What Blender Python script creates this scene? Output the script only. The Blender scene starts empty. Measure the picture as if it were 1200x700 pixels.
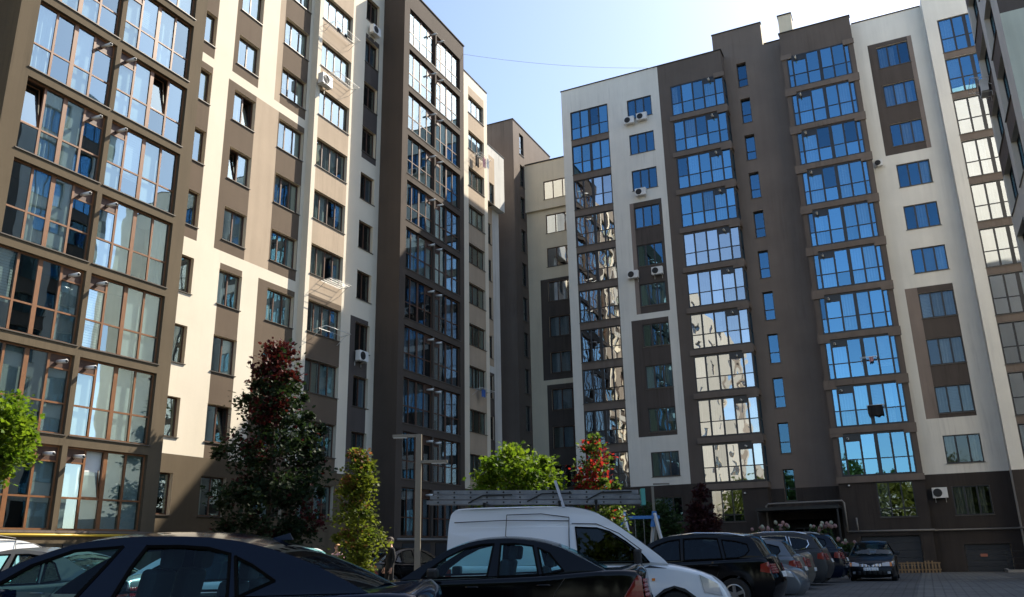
import bpy, bmesh, math, random
import numpy as np
from mathutils import Vector, Matrix
from mathutils.geometry import tessellate_polygon

rnd = random.Random(7)
R_ = math.radians
scn = bpy.context.scene
C = scn.collection

# ------------------------------------------------------------------ camera
cam_d = bpy.data.cameras.new('camera'); cam = bpy.data.objects.new('camera', cam_d); C.objects.link(cam)
YAW, PITCH, ROLL, FPX = 0.441926, 0.296433, -0.0210718, 969.0
def cam_axes():
    f = Vector((-math.sin(YAW)*math.cos(PITCH), math.cos(YAW)*math.cos(PITCH), math.sin(PITCH)))
    r = Vector((math.cos(YAW), math.sin(YAW), 0)); u = r.cross(f)
    r2 = r*math.cos(ROLL) + u*math.sin(ROLL); u2 = -r*math.sin(ROLL) + u*math.cos(ROLL)
    return r2, u2, f
_r, _u, _f = cam_axes()
cam.matrix_world = Matrix(((_r.x, _u.x, -_f.x, 0), (_r.y, _u.y, -_f.y, 0), (_r.z, _u.z, -_f.z, 1.35), (0, 0, 0, 1)))
cam_d.sensor_width = 36.0; cam_d.lens = 36.0*FPX/1200.0; cam_d.clip_start = 0.1; cam_d.clip_end = 3000
scn.camera = cam

# ------------------------------------------------------------------ sky, sun, exposure
SUN = Vector((1.0, 2.0, 2.17)).normalized()
W = bpy.data.worlds.new('World'); scn.world = W; W.use_nodes = True
nt = W.node_tree; bg = nt.nodes['Background']
sky = nt.nodes.new('ShaderNodeTexSky'); sky.sky_type = 'NISHITA'; sky.sun_disc = False
sky.sun_elevation = math.asin(SUN.z); sky.sun_rotation = math.atan2(SUN.x, SUN.y)
sky.altitude = 200; sky.air_density = 1.0; sky.dust_density = 1.4; sky.ozone_density = 1.5
nt.links.new(sky.outputs[0], bg.inputs[0]); bg.inputs[1].default_value = 0.112
sd = bpy.data.lights.new('sun', 'SUN'); sd.energy = 4.6; sd.angle = R_(0.53); sd.color = (1.0, 0.91, 0.77)
so = bpy.data.objects.new('sun', sd); C.objects.link(so)
so.rotation_euler = (-SUN).to_track_quat('-Z', 'Y').to_euler(); so.location = (30, 60, 65)
vs = scn.view_settings
vs.view_transform = 'Standard'; vs.look = 'None'; vs.gamma = 1; vs.use_curve_mapping = False
vs.exposure = 1.22
scn.cycles.max_bounces = 8; scn.cycles.diffuse_bounces = 3; scn.cycles.glossy_bounces = 4
scn.cycles.transmission_bounces = 4; scn.cycles.transparent_max_bounces = 12
scn.cycles.use_denoising = True; scn.cycles.caustics_reflective = False; scn.cycles.caustics_refractive = False

# ------------------------------------------------------------------ materials
M = {}
def _new(name):
    m = bpy.data.materials.new(name); m.use_nodes = True; n = m.node_tree
    return m, n, n.nodes['Principled BSDF']
def _noise(n, scale, detail=3, vec=None, rough=0.55):
    t = n.nodes.new('ShaderNodeTexNoise'); t.inputs['Scale'].default_value = scale
    t.inputs['Detail'].default_value = detail; t.inputs['Roughness'].default_value = rough
    if vec: n.links.new(vec, t.inputs['Vector'])
    return t.outputs['Fac']
def _map(n, src, sc):
    mp = n.nodes.new('ShaderNodeMapping'); mp.inputs['Scale'].default_value = sc
    n.links.new(src, mp.inputs['Vector']); return mp.outputs[0]
def _ramp(n, fac, a, b, p0=0.3, p1=0.7):
    r = n.nodes.new('ShaderNodeValToRGB'); e = r.color_ramp.elements
    e[0].position = p0; e[1].position = p1; e[0].color = (*a, 1); e[1].color = (*b, 1)
    n.links.new(fac, r.inputs[0]); return r.outputs[0]
def _mul(n, a, b, f=1.0):
    x = n.nodes.new('ShaderNodeMix'); x.data_type = 'RGBA'; x.blend_type = 'MULTIPLY'; x.inputs['Factor'].default_value = f
    n.links.new(a, x.inputs[6]); n.links.new(b, x.inputs[7]); return x.outputs[2]
def _bump(n, h, strength, dist, bs):
    b = n.nodes.new('ShaderNodeBump'); b.inputs['Strength'].default_value = strength; b.inputs['Distance'].default_value = dist
    n.links.new(h, b.inputs['Height']); n.links.new(b.outputs[0], bs.inputs['Normal'])
def stucco(name, col, var=0.10, streak=0.10, bump=0.5):
    m, n, bs = _new(name)
    pos = n.nodes.new('ShaderNodeNewGeometry').outputs['Position']
    c = tuple(col)
    base = _ramp(n, _noise(n, 0.45, 4, pos), tuple(v*(1-var) for v in c), tuple(min(1, v*(1+var*.6)) for v in c))
    st = _ramp(n, _noise(n, 1.0, 4, _map(n, pos, (2.6, 2.6, 0.16))), (1-streak,)*3, (1, 1, 1), .35, .6)
    gr = _ramp(n, _noise(n, 60, 2, pos), (.90,)*3, (1.04,)*3, .3, .7)
    st2 = _ramp(n, _noise(n, 1.0, 5, _map(n, pos, (5.5, 5.5, 0.30)), .7), (1-streak*2.2,)*3, (1, 1, 1), .36, .50)
    msk = _ramp(n, _noise(n, 0.22, 2, pos), (0, 0, 0), (1, 1, 1), .50, .62)
    mx = n.nodes.new('ShaderNodeMix'); mx.data_type = 'RGBA'; n.links.new(msk, mx.inputs['Factor']); mx.inputs[6].default_value = (1, 1, 1, 1); n.links.new(st2, mx.inputs[7])
    o = _mul(n, _mul(n, _mul(n, base, st), gr), mx.outputs[2])
    n.links.new(o, bs.inputs['Base Color']); bs.inputs['Roughness'].default_value = 0.92
    bs.inputs['Specular IOR Level'].default_value = 0.25
    _bump(n, _noise(n, 45, 4, pos), bump, 0.01, bs)
    M[name] = m; return m
def plain(name, col, rough=0.5, metal=0.0, var=0.0, scale=8, coat=0.0, spec=0.5, bump=0.0):
    m, n, bs = _new(name)
    bs.inputs['Base Color'].default_value = (*col, 1); bs.inputs['Roughness'].default_value = rough
    bs.inputs['Metallic'].default_value = metal; bs.inputs['Coat Weight'].default_value = coat
    bs.inputs['Coat Roughness'].default_value = 0.03; bs.inputs['Specular IOR Level'].default_value = spec
    if var or bump:
        tc = n.nodes.new('ShaderNodeTexCoord').outputs['Object']; f = _noise(n, scale, 4, tc)
        if var: n.links.new(_ramp(n, f, tuple(v*(1-var) for v in col), tuple(min(1, v*(1+var)) for v in col)), bs.inputs['Base Color'])
        if bump: _bump(n, f, bump, 0.02, bs)
    M[name] = m; return m
def glass(name, tint, refl, rcol, wavy=0.02, scale=1.6, edge=0.75):
    m = bpy.data.materials.new(name); m.use_nodes = True; n = m.node_tree; n.nodes.clear()
    out = n.nodes.new('ShaderNodeOutputMaterial'); mix = n.nodes.new('ShaderNodeMixShader')
    tr = n.nodes.new('ShaderNodeBsdfTransparent'); tr.inputs[0].default_value = (*tint, 1)
    gl = n.nodes.new('ShaderNodeBsdfGlossy'); gl.inputs['Color'].default_value = (*rcol, 1); gl.inputs['Roughness'].default_value = 0.012
    lw = n.nodes.new('ShaderNodeLayerWeight'); lw.inputs['Blend'].default_value = 0.35
    mr = n.nodes.new('ShaderNodeMapRange'); mr.inputs['To Min'].default_value = refl; mr.inputs['To Max'].default_value = edge
    if wavy: n.links.new(lw.outputs['Facing'], mr.inputs['Value'])
    else:
        lw.inputs['Blend'].default_value = .5; pw = n.nodes.new('ShaderNodeMath'); pw.operation = 'POWER'; pw.inputs[1].default_value = 4.0
        n.links.new(lw.outputs['Facing'], pw.inputs[0]); n.links.new(pw.outputs[0], mr.inputs['Value'])
    ge = n.nodes.new('ShaderNodeNewGeometry')
    inv = n.nodes.new('ShaderNodeMath'); inv.operation = 'SUBTRACT'; inv.inputs[0].default_value = 1.0
    n.links.new(ge.outputs['Backfacing'], inv.inputs[1])
    mu = n.nodes.new('ShaderNodeMath'); mu.operation = 'MULTIPLY'
    n.links.new(mr.outputs[0], mu.inputs[0]); n.links.new(inv.outputs[0], mu.inputs[1])
    if wavy:   # no two panes are coated or as clean alike
        oi0 = n.nodes.new('ShaderNodeObjectInfo'); m0 = n.nodes.new('ShaderNodeMapRange'); m0.inputs['To Min'].default_value = .72; m0.inputs['To Max'].default_value = 1.08
        n.links.new(oi0.outputs['Random'], m0.inputs['Value']); mu0 = n.nodes.new('ShaderNodeMath'); mu0.operation = 'MULTIPLY'
        n.links.new(mu.outputs[0], mu0.inputs[0]); n.links.new(m0.outputs[0], mu0.inputs[1]); mu = mu0
    n.links.new(mu.outputs[0], mix.inputs[0]); n.links.new(tr.outputs[0], mix.inputs[1]); n.links.new(gl.outputs[0], mix.inputs[2])
    if wavy:
        oi = n.nodes.new('ShaderNodeObjectInfo'); ad = n.nodes.new('ShaderNodeVectorMath'); ad.operation = 'MULTIPLY_ADD'
        n.links.new(oi.outputs['Random'], ad.inputs[0]); ad.inputs[1].default_value = (37, 19, 53); n.links.new(ge.outputs['Position'], ad.inputs[2])
        b = n.nodes.new('ShaderNodeBump'); b.inputs['Strength'].default_value = 1.0; b.inputs['Distance'].default_value = wavy
        n.links.new(_noise(n, scale, 1, ad.outputs[0]), b.inputs['Height'])
        n.links.new(b.outputs[0], gl.inputs['Normal'])
    n.links.new(mix.outputs[0], out.inputs[0]); M[name] = m; return m

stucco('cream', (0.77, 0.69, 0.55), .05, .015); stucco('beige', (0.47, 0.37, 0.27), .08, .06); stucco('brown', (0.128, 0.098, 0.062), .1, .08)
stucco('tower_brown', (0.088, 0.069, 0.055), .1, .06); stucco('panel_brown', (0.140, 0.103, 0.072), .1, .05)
stucco('white', (0.76, 0.735, 0.665), .06, .05); stucco('taupe', (0.185, 0.150, 0.126)); stucco('dark', (0.132, 0.108, 0.093), .1, .06)
stucco('mid_brown', (0.200, 0.164, 0.140), .1, .06); stucco('panel_dark', (0.095, 0.079, 0.070)); stucco('pinkish', (0.26, 0.21, 0.18))
stucco('base_dark', (0.056, 0.047, 0.042), .15, .12); stucco('sand', (0.76, 0.67, 0.51), .06, .04); stucco('pale_green', (0.66, 0.68, 0.56), .1, .1); stucco('pale_grey', (0.62, 0.61, 0.57))
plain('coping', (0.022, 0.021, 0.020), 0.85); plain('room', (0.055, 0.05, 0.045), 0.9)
plain('frame_brown', (0.20, 0.086, 0.033), 0.42, var=.15, scale=3); plain('frame_dark', (0.022, 0.022, 0.024), 0.4)
plain('frame_brown_dark', (0.085, 0.038, 0.020), 0.45, var=.15, scale=3); plain('sill_metal', (0.10, 0.085, 0.07), 0.4, 0.2)
plain('panel_wood', (0.065, 0.030, 0.018), 0.5); plain('flue', (0.75, 0.73, 0.68), 0.4); plain('flue_dark', (0.05, 0.05, 0.05), 0.6)
plain('curtain_pale', (0.70, 0.73, 0.71), 0.9, var=.08, scale=1.2); plain('curtain_white', (0.70, 0.72, 0.71), 0.95, var=.06, scale=2); plain('curtain_grey', (0.36, 0.37, 0.37), 0.95, var=.1, scale=2)
plain('curtain_sand', (0.50, 0.43, 0.32), 0.95, var=.08, scale=2); plain('curtain_dark', (0.13, 0.13, 0.13), 0.95)
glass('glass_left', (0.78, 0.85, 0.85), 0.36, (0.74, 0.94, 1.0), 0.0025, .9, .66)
glass('glass_right', (0.62, 0.70, 0.76), 0.46, (0.30, 0.66, 0.96), 0.0028, 0.9, 0.7)  # blue of the mirrored sky is put into the reflection colour
glass('glass_neutral', (0.62, 0.70, 0.76), 0.56, (0.86, 0.93, 1.0), 0.0065, 0.95, 0.75)  # near-untinted copy, set by floor where pale walls should show mirrored
glass('glass_mid', (0.62, 0.68, 0.72), 0.22, (0.28, 0.64, 1.0), 0.003, 0.9, 0.6)  # same sky blue in its reflection colour, weaker mirror
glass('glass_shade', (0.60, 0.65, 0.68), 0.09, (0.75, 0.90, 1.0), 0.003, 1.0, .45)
plain('plastic_white', (0.70, 0.69, 0.66), 0.4, var=.05, scale=3); plain('metal_white', (0.72, 0.71, 0.68), 0.35, 0.1)
plain('metal_grey', (0.42, 0.42, 0.41), 0.42, 0.5); plain('metal_black', (0.02, 0.02, 0.02), 0.4, 0.3); plain('steel_post', (0.20, 0.175, 0.135), 0.55, 0.3)
plain('pipe_grey', (0.20, 0.185, 0.165), 0.6); plain('pipe_yellow', (0.62, 0.42, 0.05), 0.45); plain('grille', (0.02, 0.02, 0.022), 0.6)
plain('garage_door', (0.030, 0.031, 0.034), 0.45, var=.15, scale=2); plain('cloth_black', (0.012, 0.012, 0.014), 0.9)
plain('cloth_pink', (0.55, 0.30, 0.32), 0.9); plain('cloth_white', (0.75, 0.74, 0.72), 0.9); plain('cloth_blue', (0.05, 0.12, 0.35), 0.9)
plain('skin', (0.48, 0.27, 0.19), 0.6); plain('hair_blond', (0.42, 0.24, 0.09), 0.7); plain('hair_dark', (0.03, 0.02, 0.015), 0.7)
plain('red_sign', (0.45, 0.16, 0.10), 0.5); plain('teal_cap', (0.10, 0.38, 0.33), 0.5); plain('blue_paint', (0.03, 0.16, 0.42), 0.4)
plain('wood', (0.26, 0.17, 0.085), 0.75, var=.35, scale=6); plain('bark', (0.07, 0.05, 0.035), 0.9, var=.3, scale=12, bump=.5)
plain('aluminium', (0.25, 0.255, 0.26), 0.45, 0.6, var=.2, scale=6)
plain('kerb_stone', (0.26, 0.25, 0.23), 0.85, var=.12, scale=5)
plain('soil', (0.05, 0.04, 0.03), 0.95, var=.3, scale=9)

# ------------------------------------------------------------------ object helpers
def tag(o, label=None, cat=None, group=None, kind=None):
    if label: o['label'] = label
    if cat: o['category'] = cat
    if group: o['group'] = group
    if kind: o['kind'] = kind
    return o
def empty(name, loc, rz=0, label=None, cat=None, group=None):
    o = bpy.data.objects.new(name, None); C.objects.link(o); o.location = loc; o.rotation_euler = (0, 0, rz)
    o.empty_display_size = 0.3
    return tag(o, label, cat, group)
def link(name, me, parent=None, loc=(0, 0, 0), rot=(0, 0, 0)):
    o = bpy.data.objects.new(name, me); C.objects.link(o); o.location = loc; o.rotation_euler = rot
    if parent: o.parent = parent
    return o
class MB:
    """collects faces with materials, builds one mesh"""
    def __init__(s): s.v = []; s.f = []; s.m = []; s.mats = []
    def mi(s, mat):
        if mat not in s.mats: s.mats.append(mat)
        return s.mats.index(mat)
    def poly(s, pts, mat):
        b = len(s.v); s.v += [tuple(p) for p in pts]; s.f.append(list(range(b, b+len(pts)))); s.m.append(s.mi(mat))
    def box(s, x0, x1, y0, y1, z0, z1, mat):
        b = len(s.v); s.v += [(x, y, z) for z in (z0, z1) for y in (y0, y1) for x in (x0, x1)]
        for f in ((0, 2, 3, 1), (4, 5, 7, 6), (0, 1, 5, 4), (2, 6, 7, 3), (0, 4, 6, 2), (1, 3, 7, 5)):
            s.f.append([b+i for i in f]); s.m.append(s.mi(mat))
    def bar(s, a, c, w, h, mat, up=(0, 0, 1)):
        a = Vector(a); c = Vector(c); d = (c-a).normalized(); up = Vector(up)
        if abs(d.dot(up)) > .98: up = Vector((1, 0, 0))
        x = d.cross(up).normalized()*w/2; y = x.cross(d).normalized()*h/2
        b = len(s.v)
        for p in (a, c):
            for sx, sy in ((-1, -1), (1, -1), (1, 1), (-1, 1)): s.v.append(tuple(p + x*sx + y*sy))
        for f in ((0, 1, 2, 3), (4, 7, 6, 5), (0, 4, 5, 1), (1, 5, 6, 2), (2, 6, 7, 3), (3, 7, 4, 0)):
            s.f.append([b+i for i in f]); s.m.append(s.mi(mat))
    def tube(s, pts, r, mat, n=8, cap=True):
        pts = [Vector(p) for p in pts]; rs = r if isinstance(r, (list, tuple)) else [r]*len(pts)
        b = len(s.v); px = None
        for i, p in enumerate(pts):
            d = (pts[min(i+1, len(pts)-1)] - pts[max(i-1, 0)]).normalized()
            if px is None:
                px = d.orthogonal().normalized()
            else:
                px = (px - d*px.dot(d)).normalized()
            py = d.cross(px)
            for k in range(n):
                a = 2*math.pi*k/n; s.v.append(tuple(p + (px*math.cos(a) + py*math.sin(a))*rs[i]))
        for i in range(len(pts)-1):
            for k in range(n):
                k2 = (k+1) % n
                s.f.append([b+i*n+k, b+i*n+k2, b+(i+1)*n+k2, b+(i+1)*n+k]); s.m.append(s.mi(mat))
        if cap:
            s.f.append([b+k for k in range(n)][::-1]); s.m.append(s.mi(mat))
            e = b+(len(pts)-1)*n; s.f.append([e+k for k in range(n)]); s.m.append(s.mi(mat))
    def mesh(s, name, smooth=False):
        me = bpy.data.meshes.new(name); me.from_pydata(s.v, [], s.f)
        for m in s.mats: me.materials.append(M[m])
        me.polygons.foreach_set('material_index', s.m)
        if smooth: me.polygons.foreach_set('use_smooth', [True]*len(s.f))
        me.update(); return me
    def build(s, name, parent=None, loc=(0, 0, 0), rot=(0, 0, 0), smooth=False):
        return link(name, s.mesh(name, smooth), parent, loc, rot)
_bevel_cache = {}
def bevelled(name, dims, bev, mat, seg=2):
    """bevelled box mesh, origin at centre of its base"""
    k = (dims, bev, mat, seg)
    if k in _bevel_cache: return _bevel_cache[k]
    bm = bmesh.new(); bmesh.ops.create_cube(bm, size=1)
    bmesh.ops.scale(bm, vec=dims, verts=bm.verts); bmesh.ops.translate(bm, vec=(0, 0, dims[2]/2), verts=bm.verts)
    bmesh.ops.bevel(bm, geom=bm.edges[:], offset=bev, segments=seg, affect='EDGES', profile=.6)
    me = bpy.data.meshes.new(name); bm.to_mesh(me); bm.free(); me.materials.append(M[mat]); _bevel_cache[k] = me
    return me

# ------------------------------------------------------------------ ground
def ground_z(y):
    return 0.06 if y < 31 else (0.06 - (y-31)/25.0*0.38 if y < 56 else -0.32)
m, n, bs = _new('paving')
pos = n.nodes.new('ShaderNodeNewGeometry').outputs['Position']
bk = n.nodes.new('ShaderNodeTexBrick'); n.links.new(pos, bk.inputs['Vector']); bk.inputs['Scale'].default_value = 1.0
bk.inputs['Brick Width'].default_value = 0.5; bk.inputs['Row Height'].default_value = 0.25; bk.inputs['Mortar Size'].default_value = 0.022
bk.inputs['Color1'].default_value = (0.165, 0.165, 0.158, 1); bk.inputs['Color2'].default_value = (0.105, 0.106, 0.104, 1); bk.inputs['Mortar'].default_value = (0.035, 0.034, 0.032, 1)
sep = n.nodes.new('ShaderNodeSeparateXYZ'); n.links.new(pos, sep.inputs[0])
g1 = n.nodes.new('ShaderNodeMath'); g1.operation = 'GREATER_THAN'; g1.inputs[1].default_value = -0.4; n.links.new(sep.outputs[0], g1.inputs[0])
g2 = n.nodes.new('ShaderNodeMath'); g2.operation = 'LESS_THAN'; g2.inputs[1].default_value = 2.9; n.links.new(sep.outputs[0], g2.inputs[0])
gg = n.nodes.new('ShaderNodeMath'); gg.operation = 'MULTIPLY'; n.links.new(g1.outputs[0], gg.inputs[0]); n.links.new(g2.outputs[0], gg.inputs[1])
lane = n.nodes.new('ShaderNodeMix'); lane.data_type = 'RGBA'; n.links.new(gg.outputs[0], lane.inputs['Factor'])
lane.inputs[6].default_value = (0.72, 0.72, 0.72, 1); lane.inputs[7].default_value = (1.15, 1.12, 1.04, 1)
dirt = _ramp(n, _noise(n, 0.7, 5, pos), (.72, .71, .69), (1.05, 1.05, 1.05))
n.links.new(_mul(n, _mul(n, bk.outputs['Color'], lane.outputs[2]), dirt), bs.inputs['Base Color'])
bs.inputs['Roughness'].default_value = 0.85; _bump(n, bk.outputs['Fac'], -0.4, 0.006, bs); M['paving'] = m
g = MB(); ys = [-160, -40, 0, 31, 36, 41, 46, 51, 56, 70, 260]; xs = [-260, -60, -30, -10, 10, 40, 200]
for i in range(len(ys)-1):
    for j in range(len(xs)-1):
        a, b, c, d = xs[j], xs[j+1], ys[i], ys[i+1]
        g.poly([(a, c, ground_z(c)), (b, c, ground_z(c)), (b, d, ground_z(d)), (a, d, ground_z(d))], 'paving')
tag(g.build('ground'), kind='structure')

# ------------------------------------------------------------------ facades
XL, XB, XF, YB, YW = -26.43, -24.87, -26.03, 55.43, 56.60
class Fac:
    """a vertical wall plane: u runs along it, y_in goes into the building"""
    def __init__(s, bld, org, deg):
        s.b = bld; s.o = org; s.a = R_(deg); s.c = round(math.cos(s.a), 9); s.s = round(math.sin(s.a), 9)
    def P(s, u, z, d=0.0):   # d inward; in building-local coords
        bx, by = s.b.location.x, s.b.location.y
        return (s.o[0] + u*s.c - d*s.s - bx, s.o[1] + u*s.s + d*s.c - by, z)
def wall(fac, mb, rooms, u0, u1, z0, z1, default, zones, opens, reveal=None, holes=()):
    """zones: (u0,u1,z0,z1,mat); opens: (u0,u1,z0,z1,depth)"""
    us = {u0, u1}; zs = {z0, z1}
    for q in list(zones) + list(opens) + list(holes):
        for v in q[:2]:
            if u0 < v < u1: us.add(v)
        for v in q[2:4]:
            if z0 < v < z1: zs.add(v)
    us = sorted(us); zs = sorted(zs)
    gaps = [q[:4] for q in opens] + [q[:4] for q in holes]
    for i in range(len(us)-1):
        a, b = us[i], us[i+1]; uc = (a+b)/2
        if b-a < 1e-6: continue
        zg = [q for q in zones if q[0] <= uc <= q[1]]; og = [q for q in gaps if q[0] < uc < q[1]]
        run = None
        for j in range(len(zs)-1):
            c, d = zs[j], zs[j+1]; zc = (c+d)/2
            mt = None
            if not any(q[2] < zc < q[3] for q in og):
                mt = default
                for q in zg:
                    if q[2] <= zc <= q[3]: mt = q[4]
            if run and run[0] == mt: run[2] = d
            else:
                if run and run[0]: mb.poly([fac.P(a, run[1]), fac.P(b, run[1]), fac.P(b, run[2]), fac.P(a, run[2])], run[0])
                run = [mt, c, d]
        if run and run[0]: mb.poly([fac.P(a, run[1]), fac.P(b, run[1]), fac.P(b, run[2]), fac.P(a, run[2])], run[0])
    for q in opens:
        a, b, c, d, dep = q[:5]; rv = q[5] if len(q) > 5 else reveal or default
        for p in ((a, c, a, d), (b, d, b, c), (a, d, b, d), (b, c, a, c)):
            mb.poly([fac.P(p[0], p[1]), fac.P(p[2], p[3]), fac.P(p[2], p[3], dep), fac.P(p[0], p[1], dep)], rv)
_mc = {}
def cached(key, fn):
    if key not in _mc: _mc[key] = fn()
    return _mc[key]
def box_mesh(name, w, d, h, mat):
    def f():
        b = MB(); b.box(0, w, -d/2, d/2, 0, h, mat); return b.mesh(name)
    return cached((name, round(w, 3), round(d, 3), round(h, 3), mat), f)
def curtain_mesh(w, h, style, mat):
    def f():
        b = MB(); k = max(4, int(w/0.05))
        if style == 'blind':
            n = max(3, int(h/0.09))
            for i in range(n): b.box(0, w, -0.006 + 0.0, 0.006, i*h/n + .012, (i+1)*h/n, mat)
            return b.mesh('curtain')
        if style == 'sheet':
            b.box(0, w, -.004, .004, 0, h, mat); return b.mesh('curtain')
        amp = 0.02; pts = [(w*i/k, amp*math.sin(i*1.9) + amp*.6*math.sin(i*.83)) for i in range(k+1)]
        for i in range(k): b.poly([(*pts[i], 0), (*pts[i+1], 0), (*pts[i+1], h), (*pts[i], h)], mat)
        return b.mesh('curtain')
    return cached(('curtain', round(w, 2), round(h, 2), style, mat), f)
def window(fac, o, depth, mull, frame, glz, single, thick=(), transom=None, panels=None, curt=0.6, fw=0.06,
           cset=('curtain_white', 'curtain_white', 'curtain_grey', 'curtain_sand'), sill=True, tilt=0.0, panel_mat='panel_wood', flue=None, label=None, sillout=0.05, mw=0.036, sheet=0.0, room=True):
    """one window (frame) with panes, sill and curtains as its own sub-parts"""
    u0, u1, z0, z1 = o[:4]; w, h = u1-u0, z1-z0; panels = panels or {}
    edges = [0.0] + [x-u0 for x in mull] + [w]
    sub = depth - 0.05
    def frame_fn():
        b = MB(); t = 0.035
        b.box(0, fw, -t, t, 0, h, frame); b.box(w-fw, w, -t, t, 0, h, frame)
        b.box(fw, w-fw, -t, t, 0, fw, frame); b.box(fw, w-fw, -t, t, h-fw, h, frame)
        for i, e in enumerate(edges[1:-1]):
            tw = mw*1.9 if i in thick else mw
            b.box(e-tw, e+tw, -t-.004, t+.004, fw, h-fw, frame)
        if transom:
            for i in range(len(edges)-1):
                l = edges[i] + (fw if i == 0 else (mw*1.9 if (i-1) in thick else mw)); r = edges[i+1] - (fw if i == len(edges)-2 else (mw*1.9 if i in thick else mw))
                b.box(l, r, -t, t, transom-.03, transom+.03, frame)
        for i, ph in panels.items():
            l = edges[i] + (fw if i == 0 else mw); r = edges[i+1] - (fw if i == len(edges)-2 else mw)
            b.box(l, r, -.02, .02, h-fw-ph, h-fw, panel_mat); b.box(l, r, -t, t, h-fw-ph-.05, h-fw-ph, frame)
        return b.mesh('window')
    key = ('win', round(w, 3), round(h, 3), tuple(round(e, 3) for e in edges), frame, tuple(thick), transom, tuple(panels.items()), panel_mat, mw, fw)
    win = link('window', cached(key, frame_fn), fac.b, fac.P(u0, z0, sub), (0, 0, fac.a))
    if label: win['label'] = label
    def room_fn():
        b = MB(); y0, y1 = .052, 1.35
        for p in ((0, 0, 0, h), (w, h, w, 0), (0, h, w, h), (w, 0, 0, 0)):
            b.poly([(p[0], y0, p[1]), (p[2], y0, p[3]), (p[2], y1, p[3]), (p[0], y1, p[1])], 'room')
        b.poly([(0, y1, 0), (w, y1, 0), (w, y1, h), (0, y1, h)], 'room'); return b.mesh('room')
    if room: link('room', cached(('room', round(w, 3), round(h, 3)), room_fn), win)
    cells = []
    for i in range(len(edges)-1):
        l = edges[i] + (fw if i == 0 else (mw*1.9 if (i-1) in thick else mw)); r = edges[i+1] - (fw if i == len(edges)-2 else (mw*1.9 if i in thick else mw))
        top = h-fw - (panels[i]+.05 if i in panels else 0)
        if transom: cells += [(l, r, fw, transom-.03, 0), (l, r, transom+.03, top, 0 if i in panels else 1)]
        else: cells.append((l, r, fw, top, 1))
    if single:
        for (l, r, a, b_, up) in cells:
            pw, ph = round(r-l, 3), round(b_-a, 3)
            rot = (R_(rnd.gauss(0, .25)), 0, R_(rnd.gauss(0, .3)))
            loc = (l, 0.0, a)
            if up and tilt and rnd.random() < tilt:
                rot = (R_(-8), 0, 0); loc = (l, 0.03, a)
                s = MB(); q = .04
                s.box(0, q, -.02, .02, 0, ph, frame); s.box(pw-q, pw, -.02, .02, 0, ph, frame); s.box(q, pw-q, -.02, .02, 0, q, frame); s.box(q, pw-q, -.02, .02, ph-q, ph, frame)
                link('sash', cached(('sash', pw, ph, frame), lambda: s.mesh('sash')), win, (l, 0.03, a), rot)
            gz = 'glass_mid' if glz == 'glass_right' and up and rnd.random() < .16 else glz
            link('pane', box_mesh('pane', pw, 0.016, ph, gz), win, loc, rot)
    else:
        def gl():
            b = MB()
            for (l, r, a, b_, up) in cells: b.box(l, r, -.008, .008, a, b_, glz)
            return b.mesh('glazing')
        link('glazing', cached(key + ('gl', glz), gl), win, (0, 0, 0), (0, 0, 0))
    if sill:
        def sl():
            b = MB(); b.box(-.05, w+.05, -sub-sillout, -0.04, -.035, 0.0, 'sill_metal'); return b.mesh('sill')
        link('sill', cached(('sill', round(w, 3), round(sub, 3), sillout), sl), win)
    if curt:
        x = 0
        while x < len(edges)-1:
            if rnd.random() < curt:
                l, r = edges[x]+.03, edges[x+1]-.03
                style = 'blind' if rnd.random() < .18 else ('sheet' if rnd.random() < sheet else 'drape')
                if rnd.random() < .25 and style == 'drape': r = l + (r-l)*.6
                hh = h-.1; zb = .05
                if style == 'blind' and rnd.random() < .6: zb = h*rnd.uniform(.2, .5); hh = h-.05-zb
                link('curtain', curtain_mesh(r-l, hh, style, rnd.choice(cset)), win, (l, .10 + .05*rnd.random(), zb))
            x += 1
    if flue is not None:
        def fl():
            b = MB(); b.tube([(0, 0.02, 0), (0, -.48, -.02)], .065, 'flue', 12); b.tube([(0, -.48, -.02), (0, -.52, -.022)], .048, 'flue_dark', 10); return b.mesh('flue_pipe', True)
        link('flue_pipe', cached(('flue',), fl), win, (flue, 0, h-.30))
    return win
def quad(mb, pts, mat, b): mb.poly([(p[0]-b.location.x, p[1]-b.location.y, p[2]) for p in pts], mat)
def strip_box(name, bld, x0, x1, y0, y1, z0, z1, mat):
    b = MB(); bx, by = bld.location.x, bld.location.y
    b.box(x0-bx, x1-bx, y0-by, y1-by, z0, z1, mat); return b.build(name, bld)
ZG = -0.6
# ================================================================== left apartment building
LB = empty('apartment_building', (XL, 30, 0), 0, 'long cream and brown apartment block on the left with brown framed bay windows', 'building')
wl, rm = MB(), MB()
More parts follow.
